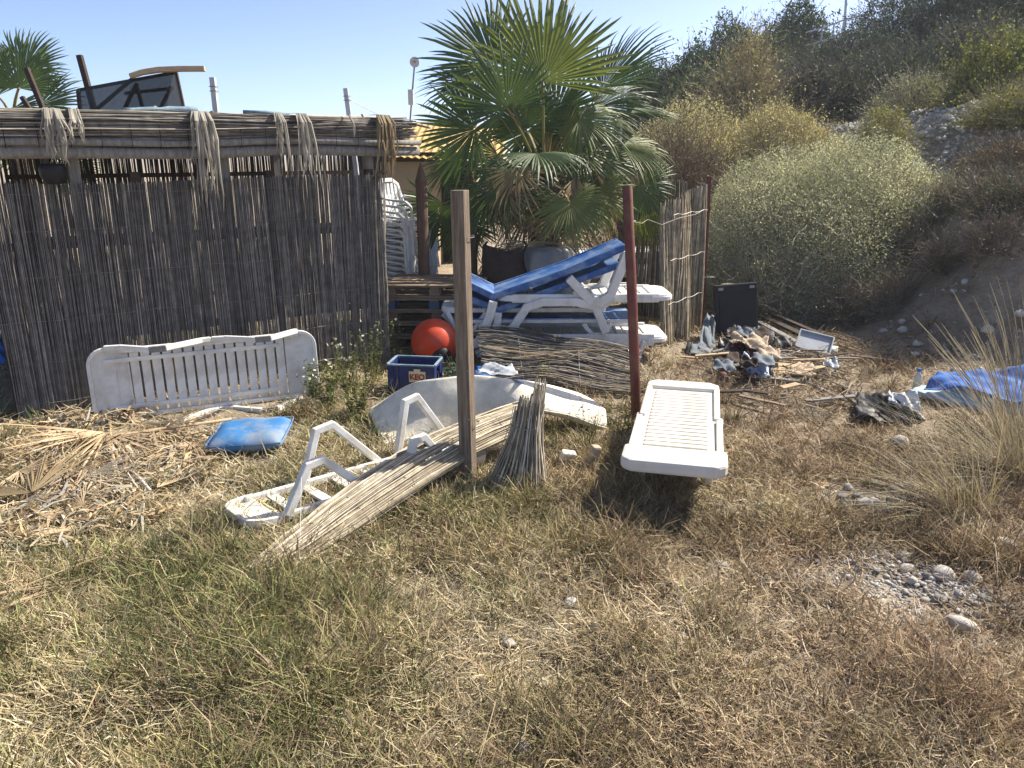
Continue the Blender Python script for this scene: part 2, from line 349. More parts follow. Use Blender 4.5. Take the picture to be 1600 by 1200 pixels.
def make_grass(name, label, n, y0, y1, seed, kind):
    rg = np.random.default_rng(seed)
    x, y = in_view(n, y0, y1, .6, rg)
    if kind == 'upright':      # blades grow in tufts
        nc = n // 42; cx, cy = in_view(nc * 2, y0, y1, .6, rg); kc = rg.random(nc * 2) < grass_cover(cx, cy); cx, cy = cx[kc], cy[kc]
        for bx_, by_ in ((-.29, 4.78), (-.36, 4.72), (-.2, 4.72), (1.1, 6.32), (1.02, 6.3), (.0, 4.6), (.12, 4.55), (.7, 4.25), (1.3, 4.2), (-1.2, 3.6)):
            if y0 < by_ < y1: cx = np.append(cx, bx_ + rg.normal(0, .03, 3)); cy = np.append(cy, by_ + rg.normal(0, .03, 3))
        th = rg.lognormal(0, .35, len(cx)); tr = rg.uniform(.015, .06, len(cx)) * th; tcol = rg.random(len(cx)); pw = th ** 1.3; pw /= pw.sum()
        ti = rg.choice(len(cx), n, p=pw); a0 = rg.random(n) * 6.2832; r0 = tr[ti] * np.sqrt(rg.random(n)) * 1.3
        x, y = cx[ti] + np.cos(a0) * r0, cy[ti] + np.sin(a0) * r0
    cov = grass_cover(x, y)
    green = np.clip(.66 - .26 * x + 1.1 * (vnoise(x, y, .7, 9) - .5), 0, 1)
    if kind == 'upright': keep = rg.random(n) < .55 + .45 * green
    elif kind == 'mat': keep = rg.random(n) < np.clip(cov + .35, 0, 1)
    else: keep = rg.random(n) < cov * cov
    stn = np.clip(1.25 * np.exp(-(((x - 2.1) / .36) ** 2 + ((y - 3.5) / .33) ** 2)) + 1.1 * np.exp(-(((x - 2.25) / .4) ** 2 + ((y - 4.6) / .2) ** 2)), 0, .94)
    keep &= rg.random(n) > stn * (.85 + .3 * vnoise(x, y, .2, 60))
    x, y, green, cov = x[keep], y[keep], green[keep], cov[keep]; m = len(x)
    z = tz(x, y)
    az = rg.random(m) * 2 * np.pi
    if kind == 'upright': ti, th_, out_ = ti[keep], th[ti[keep]], (r0 / (tr[ti] + 1e-6))[keep]; az = a0[keep] + rg.normal(0, .5, m)
    if kind == 'upright':
        tall = np.exp(-(((x + .1) / .9) ** 2 + ((y - 4.2) / .5) ** 2)) + .8 * np.exp(-(((x + 1.3) / .6) ** 2 + ((y - 3.1) / .6) ** 2)) + .5 * np.exp(-(((x - 1.6) / .4) ** 2 + ((y - 2.4) / .3) ** 2))
        L = (.03 + .095 * rg.random(m) ** 1.7) * (.35 + 1.2 * vnoise(x, y, .4, 12) ** 1.3 + .6 * tall) * th_ * 1.1; lean = (.15 + .6 * out_ + rg.normal(0, .28, m)).clip(.02, 1.4); curl = rg.normal(.7, .5, m); wd = .0028 + .0036 * rg.random(m)
    elif kind == 'mat':
        L = .04 + .13 * rg.random(m); lean = rg.normal(1.18, .25, m).clip(.5, 1.5); curl = rg.normal(.15, .5, m); wd = .003 + .005 * rg.random(m) ** 2
    else:
        L = .12 + .2 * rg.random(m); lean = rg.normal(.5, .35, m).clip(.05, 1.4); curl = rg.normal(.6, .5, m); wd = .0016 + .001 * rg.random(m)
    K = 4; t = np.linspace(0, 1, K)
    ang = lean[:, None] + curl[:, None] * t[None, :]
    ds = L[:, None] / (K - 1)
    hor = np.concatenate([np.zeros((m, 1)), np.cumsum(np.sin(ang[:, :-1]) * ds, 1)], 1)
    ver = np.concatenate([np.zeros((m, 1)), np.cumsum(np.cos(ang[:, :-1]) * ds, 1)], 1)
    wig = rg.normal(0, .18, (m, K)) * t[None, :] * L[:, None]
    P = np.stack([x[:, None] + np.cos(az)[:, None] * hor - np.sin(az)[:, None] * wig, y[:, None] + np.sin(az)[:, None] * hor + np.cos(az)[:, None] * wig,
                  z[:, None] + np.maximum(ver, -.005) + .006 + (.02 * rg.random(m)[:, None] if kind == 'mat' else 0)], -1)
    w = wd[:, None] * (1 + .16 * np.clip(y - 3, 0, 6))[:, None] * np.array([1, 1, .8, .15])[None, :]
    rot = az + np.pi / 2 + rg.normal(0, .6, m)
    side = np.stack([np.cos(rot), np.sin(rot), rg.normal(0, .3, m)], -1)
    side /= np.linalg.norm(side, axis=1, keepdims=True)
    r = rg.random(m)[:, None]; g_ = green[:, None]
    if kind == 'upright': r = np.clip(tcol[ti] + rg.normal(0, .22, m), 0, 1)[:, None]
    redd = np.clip(.25 + .38 * x + 1.2 * (vnoise(x, y, .55, 21) - .5), 0, 1)[:, None]
    if kind == 'mat':
        c = np.where(r < .55, STRAW, np.where(r < .8, PALE, BROWN)); c = c * (1 - .5 * redd) + np.array([.30, .185, .12]) * .5 * redd; c = c * (1 - .3 * g_) + YEL * .3 * g_
    else:
        c = np.where(r < .2 + .55 * g_, OLIVE * .55 + YEL * .45, np.where(r < .8, STRAW, BROWN)); c = np.where((r > .1) & (r < .1 + .22 * g_), GREEN, c)
        c = c * (1 - .55 * redd) + np.array([.26, .165, .11]) * .55 * redd
    c = c * rg.uniform(.45, 1.35, (m, 1)) * (.72 + .56 * vnoise(x, y, .22, 44))[:, None]
    v, q, cc = strips(P, w, side, c)
    o = obj(name, mesh_np(name, v, q, cc), MT['grass'], kind='stuff')
    tag(o, label, 'grass'); return m
make_grass('dry_grass', 'short wiry olive and straw grass growing over the yard', 165000, 1.95, 6.2, 101, 'upright')
make_grass('dry_grass', 'short dry grass growing thin towards the junk pile and the slope', 52000, 6.2, 13, 102, 'upright')
make_grass('straw_litter', 'matted fallen straw covering the soil in the foreground', 150000, 1.95, 5.6, 103, 'mat')
make_grass('straw_litter', 'matted fallen straw between the fence and the bushes', 42000, 5.6, 12, 104, 'mat')
make_grass('long_grass', 'longer loose grass stalks standing above the turf', 6500, 2.0, 8.5, 105, 'long')

# ---- gravel: shelf on the hillside and bank (stuff)
def gravel(name, label, n, sampler, smin, smax, seed):
    rg = np.random.default_rng(seed)
    x, y = sampler(rg, n); n = len(x); z = tz(x, y); s = smin + (smax - smin) * rg.random(n) ** 2.5
    base = np.array([[1, 0, 0], [-1, 0, 0], [0, 1, 0], [0, -1, 0], [0, 0, .7], [0, 0, -.7]], float)
    V = base[None] * s[:, None, None] * rg.uniform(.6, 1.2, (n, 6, 1))
    a = rg.random(n) * 6.28; ca, sa = np.cos(a)[:, None], np.sin(a)[:, None]
    V = np.stack([V[..., 0] * ca - V[..., 1] * sa, V[..., 0] * sa + V[..., 1] * ca, V[..., 2]], -1) + np.stack([x, y, z + .2 * s], -1)[:, None, :]
    T = np.array([[0, 2, 4], [2, 1, 4], [1, 3, 4], [3, 0, 4], [2, 0, 5], [1, 2, 5], [3, 1, 5], [0, 3, 5]])
    t = (np.arange(n) * 6)[:, None, None] + T[None]
    g0 = rg.uniform(.3, .66, (n, 1)) * np.array([1, .96, .9])
    o = obj(name, mesh_np(name, V, np.zeros((0, 4)), np.repeat(g0, 6, 0), t.reshape(-1, 3)), MT['gravel'], kind='stuff'); tag(o, label, 'gravel')
def s_shelf(rg, n):
    x = rg.uniform(6.2, 13, n); y = rg.uniform(11.5, 19, n); k = vnoise(x, y, 1.2, 31) > .25; return x[k], y[k]
gravel('gravel', 'pale shingle spilling over the shelf of the hillside', 26000, s_shelf, .015, .075, 5)
def s_bank(rg, n):
    x = rg.uniform(4.3, 9, n); y = rg.uniform(5, 12.5, n); k = rg.random(n) < .9 * vnoise(x, y, .7, 33); return x[k], y[k]
gravel('gravel', 'loose chips of stone scattered down the shaded bank', 5000, s_bank, .008, .04, 6)
def s_fore(rg, n):
    x = rg.normal(2.15, .4, n); y = rg.normal(3.6, .45, n); return x, y
gravel('gravel', 'fine gravel showing through the bare patch by the tussock', 6500, s_fore, .004, .02, 7)
def s_yard(rg, n):
    x, y = in_view(n, 2.1, 9, .3, rg); return x, y
gravel('gravel', 'tiny stone chips strewn through the grass of the yard', 1500, s_yard, .003, .012, 8)
# ================================================================== VEGETATION
def dirs(rg, n, zmin=-.15):
    z = rg.uniform(zmin, 1, n); a = rg.random(n) * 2 * np.pi; r = np.sqrt(np.clip(1 - z * z, 0, 1))
    return np.stack([r * np.cos(a), r * np.sin(a), z], -1)
def bush(name, label, cat, px, py, Y, hw, seed, pal, nleaf, lsize, ntwig, twcol, twlen=.35, twid=.006, depth=.85, h=None, x=None, shag=.12, group=None, leafy=.35, bright=1.25):
    """rounded shrub: px,py is the survey point of its top, hw its half width in survey pixels at distance Y"""
    rg = np.random.default_rng(seed)
    top = at(px, py, Y); rx = hw / CAM_F * (Y * _c + 1); z0 = tz1(top.x, Y) - .08; H = h or max(.35, top.z - z0)
    loc = Vector((top.x, Y, z0)); root = thing(name, label, cat, loc, group=group)
    ry = rx * depth
    ph = rg.random((6, 3)) * 6.28
    def lump(d):
        return 1 + shag * (np.sin(d[:, 0] * 5 + ph[0, 0]) * np.sin(d[:, 1] * 4 + ph[0, 1]) + np.sin(d[:, 2] * 6 + ph[1, 0] + d[:, 0] * 3) * .7 + .6 * np.sin(d[:, 0] * 11 + ph[2, 0]) * np.sin(d[:, 2] * 9 + d[:, 1] * 8 + ph[2, 1]))
    S = np.array([rx, ry, H])
    # twigs, growing outwards and curling
    d = dirs(rg, ntwig, -.05); r = rg.uniform(.35, .95, ntwig) ** .6
    p0 = d * (r * lump(d))[:, None] * S * .93
    K = 5; t = np.linspace(0, 1, K); L = twlen * rg.uniform(.5, 1.3, ntwig)
    g0 = d + rg.normal(0, .55, (ntwig, 3)); g0[:, 2] += .25; g0 /= np.linalg.norm(g0, axis=1, keepdims=True)
    cv = rg.normal(0, .6, (ntwig, 3)); wg = rg.normal(0, .05, (ntwig, K, 3)) * L[:, None, None]; wg[:, 0] = 0
    P = p0[:, None] + g0[:, None] * (t * L[:, None])[..., None] + cv[:, None] * (t[None] ** 2 * L[:, None])[..., None] * .5 + wg
    P[..., 2] = np.maximum(P[..., 2], .01)
    w = twid * rg.uniform(.6, 1.4, (ntwig, 1)) * np.array([1.2, 1, .8, .6, .25])[None]
    sd = rg.normal(0, 1, (ntwig, 3)); sd /= np.linalg.norm(sd, axis=1, keepdims=True)
    tc = np.array(twcol)[rg.integers(0, len(twcol), ntwig)] * rg.uniform(.6, 1.25, (ntwig, 1))
    v, q, c = strips(P, w, sd, tc)
    # main limbs from the root
    nl = 14; ld = dirs(rg, nl, .15); lt = np.linspace(0, 1, 5)
    LP = ld[:, None] * lt[None, :, None] * S * .75 + rg.normal(0, .05, (nl, 5, 3)) * rx * lt[None, :, None]
    lv = tubes(LP, (.022 * rx * (1.1 - lt))[None].repeat(nl, 0) + .004, 5, np.array(twcol[:1]).repeat(nl, 0) * .8)
    v, q, c = join([(v, q, c), lv])
    obj('branches', mesh_np('branches', v, q, c), MT['twig'], root)
    # leaves: some along the twigs, the rest through the outer volume
    nt_ = int(nleaf * leafy); ii = rg.integers(0, ntwig, nt_); kk = rg.integers(1, K, nt_)
    la = P[ii, kk] + rg.normal(0, .012 + lsize * .4, (nt_, 3))
    nb = nleaf - nt_; d = dirs(rg, nb, -.05); r = rg.random(nb) ** .28
    lb = d * (r * lump(d))[:, None] * S
    lc = np.concatenate([la, lb]); lc[:, 2] = np.maximum(lc[:, 2], .01); n = len(lc)
    ax = rg.normal(0, 1, (n, 3)); ax[:, 2] = np.abs(ax[:, 2]) * .8 + .2; ax /= np.linalg.norm(ax, axis=1, keepdims=True)
    sd = np.cross(ax, rg.normal(0, 1, (n, 3))); sd /= np.linalg.norm(sd, axis=1, keepdims=True) + 1e-9
    ln = lsize * rg.uniform(.6, 1.5, n);     # colour varies branch by branch (clumps), leaf by leaf
    dd = lc / S; cl = np.sin(dd[:, 0] * 7 + ph[3, 0]) * np.sin(dd[:, 1] * 6 + ph[3, 1]) * np.sin(dd[:, 2] * 6 + ph[3, 2]) + rg.normal(0, .5, n)
    ci = np.clip(((cl + 1) / 2 * len(pal)).astype(int), 0, len(pal) - 1)
    cc = np.array(pal)[ci] * rg.uniform(.65, 1.35, (n, 1)) * bright
    v, q, c = diamonds(lc, ax, sd, ln, ln * .42, cc)
    obj('crown', mesh_np('crown', v, q, c), MT['leaf'], root)
    return root
SAGE = [(.22, .225, .15), (.30, .30, .205), (.39, .38, .27)]; TANL = [(.40, .35, .19), (.48, .42, .24), (.33, .29, .17), (.40, .36, .18)]
DKG = [(.024, .042, .024), (.034, .055, .028), (.05, .072, .032)]; GRY = [(.06, .068, .05), (.09, .09, .07), (.055, .065, .042)]
YGR = [(.26, .26, .07), (.34, .31, .1), (.2, .21, .06)]; LEAFG = [(.09, .13, .03), (.14, .17, .04), (.2, .22, .06)]
TW_P = [(.62, .56, .42), (.5, .45, .33), (.34, .29, .2)]; TW_B = [(.22, .17, .12), (.3, .24, .17)]; TW_T = [(.5, .43, .27), (.4, .34, .22)]
bush('round_bush', 'big rounded grey-green twiggy bush beside the black panel', 'bush', 1312, 208, 11.6, 212, 1, SAGE, 165000, .029, 20000, TW_P, .36, .0085, shag=.06, bright=2.1)
bush('low_bush', 'small sage bush clinging to the right flank of the big rounded bush', 'bush', 1462, 290, 11.0, 95, 2, SAGE, 26000, .03, 3500, TW_P, .3, .007, shag=.06, bright=2.0)
bush('low_bush', 'low sage shrub sprawling at the foot of the big rounded bush behind the planks', 'bush', 1215, 395, 10.3, 85, 3, SAGE, 9000, .035, 2600, TW_P, .34, .008, shag=.1)
bush('yellow_bush', 'straw yellow bush rising behind the torn reed screen', 'bush', 1075, 150, 15.5, 125, 4, TANL, 52000, .038, 11000, TW_T, .45, .009, shag=.05, bright=1.85)
bush('yellow_bush', 'straw yellow bush behind the crown of the big rounded bush', 'bush', 1215, 172, 15.8, 120, 5, TANL, 52000, .038, 11000, TW_T, .45, .009, shag=.05, bright=1.85)
bush('brown_bush', 'dead brown bush between the reed screen and the yellow bushes', 'bush', 1060, 205, 13.6, 95, 6, [(.17, .135, .095), (.12, .1, .07)], 9000, .04, 6500, TW_B, .6, .011, shag=.1)
bush('pale_bush', 'tall bleached feathery bush standing above the yellow bushes', 'bush', 1163, 103, 19, 58, 7, TANL[:2] + GRY[1:2], 11000, .07, 3500, TW_T, .7, .014, h=2.7)
for i, (px, py, Y, hw, lab) in enumerate([
        (1015, 118, 30, 42, 'small dark evergreen at the low end of the ridge'), (1085, 82, 31, 68, 'broad dark evergreen beside the small one on the ridge'),
        (1160, 38, 32, 72, 'dark evergreen in the middle of the ridge trees'), (1245, 10, 33, 62, 'tallest green evergreen on the ridge next to the railing'),
        (1200, 78, 28, 60, 'lower evergreen in front of the ridge trees'), (1110, 128, 26, 66, 'low dark shrub tree below the ridge evergreens')]):
    bush('evergreen_tree', lab, 'tree', px, py, Y, hw, 20 + i, DKG + LEAFG[:1], 30000, .12, 1500, TW_B, .8, .03, group='evergreens on the ridge', shag=.16, bright=1.5)
for i, (px, py, Y, hw, pal, lab) in enumerate([
        (1330, 52, 24, 110, GRY + DKG[1:], 'grey dusty bush leaning below the hilltop railing'),
        (1450, -25, 26, 130, DKG + GRY[:1], 'dark bush crowning the top of the hill'),
        (1575, -50, 25, 120, DKG, 'dark leafy thicket at the steep end of the hilltop'),
        (1290, 118, 20, 95, GRY, 'grey scrub bush just above the yellow bushes'),
        (1440, 78, 20.5, 110, GRY + DKG[2:], 'grey green scrub bush above the shingle shelf'),
        (1540, 60, 21, 85, GRY, 'bare grey scrub behind the bright green bush')]):
    bush('hill_bush', lab, 'bush', px, py, Y, hw, 40 + i, pal, 30000, .075, 3600, [(.15, .13, .115), (.2, .175, .155)], .7, .018, shag=.12, group='scrub on the hillside', bright=1.7)
bush('green_bush', 'bright yellow-green leafy bush on the hillside above the olive bush', 'bush', 1590, 48, 15, 85, 60, LEAFG + YGR[:1], 24000, .06, 2000, TW_B, .6, .011)
bush('olive_bush', 'olive bush with straw tips at the edge of the shingle shelf', 'bush', 1612, 165, 12.5, 78, 61, YGR + LEAFG[:1], 12000, .05, 2500, TW_T, .45, .008)
bush('low_bush', 'small dark green bush in front of the bright green bush', 'bush', 1530, 128, 16, 45, 62, LEAFG[:2] + GRY[:1], 6000, .055, 1500, TW_B, .4, .009)
bush('low_bush', 'low leafy scrub bush lying behind the shingle shelf', 'bush', 1432, 122, 17, 62, 63, SAGE + GRY[:1], 8000, .055, 2200, TW_P, .4, .01)
bush('yellow_tuft', 'round yellow shrublet growing on the shingle shelf', 'bush', 1383, 172, 13.6, 46, 64, YGR + TANL[:1], 7000, .05, 2200, TW_T, .35, .007)
bush('low_bush', 'flat brown scrub on the bank right of the big rounded bush', 'bush', 1590, 222, 11, 80, 65, [(.2, .15, .1), (.26, .2, .12)] + GRY[:1], 6000, .035, 3000, TW_B, .3, .007)
bush('low_bush', 'dark shaded bush low on the bank beside the big rounded bush', 'bush', 1580, 375, 9.0, 60, 66, DKG[1:] + GRY[:1], 6000, .035, 1500, TW_B, .28, .006)
0 and bush('low_bush', 'brown thorny scrub halfway up the shaded bank', 'bush', 1490, 225, 12.6, 50, 67, GRY + [(.2, .15, .1)], 4500, .04, 2200, TW_B, .3, .007)

for i, (px, py, Y, hw, lab) in enumerate([(1440, 345, 10.2, 42, 'grey thorn shrublet on the crest of the shaded bank'), (1505, 300, 10.4, 48, 'dry grey shrublet above the shaded bank'), (1560, 290, 9.8, 45, 'brown shrublet with bare twigs above the tarpaulin'),
        (1400, 432, 9.4, 38, 'flat grey shrublet at the foot of the bank beside the big rounded bush'), (1480, 405, 9.2, 30, 'tiny dry shrublet growing out of the shaded bank'), (1545, 420, 8.6, 34, 'small dark shrublet growing low on the bank'), (1330, 445, 9.7, 45, 'spiny shrublet under the front of the big rounded bush')]):
    bush('bank_shrub', lab, 'shrub', px, py, Y, hw, 700 + i, [(.2, .17, .12), (.26, .225, .16), (.14, .14, .09)], 2600, .028, 1500, [(.34, .29, .22), (.24, .2, .15)], .26, .006, shag=.2)
# ---- fan palms
def fan_mesh(name, n, span, Rl, droop, fuse, seed, cup=.1, ragged=.12, tipdroop=.5, keep=1.0):
    rg = random.Random(seed); mb = MB(); T = [.02, .2, .4, .58, .74, .88, 1.0]
    da = span / (n - 1) / 2
    for i in range(n):
        if rg.random() > keep: continue
        a = -span / 2 + span * i / (n - 1) + rg.gauss(0, da * .28)
        L = Rl * (.80 + .20 * math.cos(a * .75)) * rg.uniform(1 - ragged, 1.03)
        ca, sa = math.cos(a), math.sin(a); td = tipdroop * rg.uniform(.3, 1.7); tw = rg.gauss(0, .06); o = len(mb.v)
        for t in T:
            r = t * L; w = r * math.tan(da) * 1.04 if t <= fuse else fuse * L * math.tan(da) * 1.04 * ((1 - t) / (1 - fuse)) ** .62 + .0012
            z = -droop * L * t ** 2.2 + cup * L * abs(sa) * t - td * L * max(0, t - .62) ** 1.7
            sh = 1 - .35 * td * max(0, t - .7)
            b = tw * max(0, t - fuse) * L
            cx, cy = sa * r * sh + ca * b, ca * r * sh - sa * b
            pl = w * .55
            mb.v += [(cx - ca * w, cy + sa * w, z - pl * .5), (cx, cy, z + pl * .5), (cx + ca * w, cy - sa * w, z - pl * .5)]
        for k in range(len(T) - 1):
            e = o + k * 3; mb.f += [(e, e + 1, e + 4, e + 3), (e + 1, e + 2, e + 5, e + 4)]
    return mb.mesh(name)
def place_leaf(root, hub, d, nrm, Rl, span, droop, m, seed, n=40, fuse=.52, base=None, name='leaf', **k):
    d = Vector(d).normalized(); X = d.cross(Vector(nrm)).normalized(); Zn = X.cross(d)
    M_ = Matrix.Translation(Vector(hub) - root.location) @ Matrix((X, d, Zn)).transposed().to_4x4()
    o = obj(name, fan_mesh(name, n, R(span), Rl, droop, fuse, seed, **k), m, root); o.matrix_local = M_
    if base is not None:
        b = Vector(base); h = Vector(hub); mid = (b + h) / 2 + Vector((0, 0, .12)); pts = [b * (1 - t) ** 2 + mid * 2 * t * (1 - t) + h * t * t for t in (0, .25, .5, .75, 1)]
        inv = M_.inverted(); mb = MB().sweep([inv @ (p - root.location) for p in pts], [.045, .035, .03, .026, .02], [.02, .016, .014, .012, .01], up=inv.to_3x3() @ Vector((0, 0, 1)))
        obj('petiole', mb.mesh('petiole'), MT['petiole'] if m in (MT['palm'], MT['palm_lit']) else MT['palm_dead'], o)
    return o
YP = 10.0; PS = 10.3 / CAM_F * 1.0
def dvec(dx, dy, dep): return Vector((dx, dep, -dy))
Cw = at(850, 268, YP)
palm = thing('palm_tree', 'bushy green fan palm with a skirt of dead leaves behind the stacked loungers', 'palm', (Cw.x, YP, 0))
mb = MB(); mb.tube([(Cw.x - .03, YP, -.05), (Cw.x, YP + .02, .6), (Cw.x, YP, 1.3), (Cw.x, YP, Cw.z - .05)], [.24, .2, .19, .12], 14)
wpart(palm, 'trunk', mb, MT['trunk'], smooth=True)
GR, LT, DD = 'palm', 'palm_lit', 'palm_dead'
leaves = [  # hub px, py, depth offset | direction dx, dy, depth | radius px | normal | span | droop | kind
    (848, 128, -.1, 0, -1, .12, 158, (0, -1, .25), 200, .06, LT), (772, 102, .2, -.55, -.8, .1, 125, (.25, -.9, .3), 190, .1, GR),
    (942, 138, .2, .58, -.8, .1, 128, (-.75, -.5, .4), 150, .08, GR), (742, 132, .1, -.95, -.12, 0, 95, (0, -.55, .8), 140, .15, GR),
    (742, 202, -.4, -.85, -.05, -.1, 100, (.15, -1, .15), 220, .12, GR), (792, 168, -.5, -.3, -.55, -.1, 100, (.05, -1, .15), 235, .1, GR),
    (838, 240, -.9, 0, .15, -.9, 88, (0, -.35, 1), 230, .25, GR), (972, 230, -.3, .95, .02, -.15, 92, (-.05, -.4, .9), 140, .3, LT),
    (932, 168, .3, .8, -.32, .1, 105, (-.3, -.5, .8), 160, .2, GR), (905, 188, -.3, .75, .05, -.3, 92, (0, -.6, .8), 190, .35, LT),
    (890, 316, -.75, .1, .55, -.45, 78, (0, -.95, .25), 270, .12, LT), (997, 288, -.1, .65, .55, 0, 76, (-.2, -.8, .5), 170, .25, GR),
    (694, 318, -.2, -.3, .75, -.1, 85, (.2, -.8, .4), 200, .2, GR), (716, 252, 0, -.75, .2, 0, 80, (0, -.6, .7), 170, .25, GR),
    (985, 178, .6, .92, -.18, .1, 82, (-.1, -.3, .9), 120, .2, GR), (862, 112, .6, .12, -1, .2, 105, (0, -1, .1), 170, .06, GR),
    (945, 252, .3, .6, .5, 0, 88, (-.1, -.7, .6), 200, .3, GR), (778, 242, .2, -.45, .4, 0, 84, (.1, -.7, .6), 200, .3, GR),
    (820, 200, .1, -.1, -.7, .1, 92, (.1, -.9, .3), 210, .1, GR), (880, 215, .1, .5, -.5, .1, 88, (-.1, -.8, .5), 200, .2, LT),
    (825, 205, .35, -.15, .35, -.1, 78, (0, -1, .1), 250, .1, GR), (872, 210, .4, .2, .3, 0, 78, (0, -1, .1), 250, .1, GR), (850, 185, .6, 0, .6, 0, 90, (0, -1, .05), 260, .1, GR), (868, 178, .3, .2, -.6, .1, 100, (0, -1, .2), 210, .1, GR), (905, 235, -.2, .5, .2, -.4, 80, (0, -.8, .6), 230, .3, GR), (800, 275, -.5, -.3, .5, -.4, 80, (.1, -.8, .5), 220, .3, GR), (860, 270, .5, .2, -.4, .4, 90, (0, -1, .2), 230, .1, GR), (725, 345, -.1, -.15, .9, -.1, 70, (.1, -.9, .3), 190, .2, GR), (760, 300, -.4, -.3, .6, -.3, 76, (.1, -.8, .5), 210, .25, GR),
    (930, 300, -.3, .35, .6, -.3, 74, (-.1, -.8, .5), 210, .3, LT), (1010, 335, 0, .45, .8, 0, 62, (-.3, -.8, .3), 150, .25, LT)]
for i, (hx, hy, yo, dx, dy, dep, rp, nr, sp, dr, kd) in enumerate(leaves):
    hub = at(hx, hy, YP + yo)
    place_leaf(palm, hub, dvec(dx, dy, dep), nr, rp * PS, sp, dr, MT[kd], 300 + i, n=38, ragged=.25, base=Cw + Vector(((hx - 850) * .0008, yo * .1, -.05)), tipdroop=.35 if kd == GR else .6)
for i in range(52):
    rr = random.Random(900 + i); a = rr.uniform(0, 6.283); rad = rr.uniform(.25, .75); z = rr.uniform(.8, 2.0)
    hub = Vector((Cw.x + math.cos(a) * rad * 1.15, YP + math.sin(a) * rad, z))
    place_leaf(palm, hub, (math.cos(a) * .5, math.sin(a) * .5, -1), (math.cos(a), math.sin(a), .4), rr.uniform(.5, .8), rr.uniform(110, 190), .15, MT['palm_dead'], 950 + i, n=26, fuse=.3,
               base=Cw + Vector((math.cos(a) * .1, math.sin(a) * .1, -.3)), name='dead_leaf', tipdroop=1.0, ragged=.35, keep=.85)
# distant palm over the hut roof
lp = at(18, 175, 11.5)
palm2 = thing('palm_tree', 'dark fan palm rising behind the thatched roof of the hut', 'palm', (lp.x, 11.5, 0))
wpart(palm2, 'trunk', MB().tube([(lp.x, 11.5, -.05), (lp.x, 11.5, lp.z)], [.2, .14], 12), MT['trunk'], smooth=True)
for i, (hx, hy, yo, dx, dy, dep, rp, nr, sp) in enumerate([(30, 138, -.2, .1, -1, 0, 78, (.1, -1, .2), 190), (62, 165, -.2, .8, -.35, 0, 72, (-.2, -.9, .4), 190), (-5, 150, -.2, -.5, -.8, 0, 80, (.1, -1, .2), 190),
        (20, 170, -.5, .2, .5, -.3, 60, (0, -.9, .4), 220), (55, 195, -.1, .7, .5, 0, 60, (-.1, -.7, .5), 180), (-10, 190, 0, -.8, .2, 0, 70, (.1, -.8, .5), 180), (95, 262, .2, .8, .35, -.2, 70, (-.1, -.7, .6), 150), (40, 225, .2, .3, .9, 0, 70, (0, -.9, .3), 180), (38, 110, .5, .35, -.9, .2, 72, (0, -1, .1), 180)]):
    hub = at(hx, hy, 11.5 + yo); place_leaf(palm2, hub, dvec(dx, dy, dep), nr, rp * 11.8 / CAM_F, sp, .12, MT['palm' if i != 6 else 'palm_lit'], 1200 + i, n=36, base=(lp.x, 11.5, lp.z - .1))

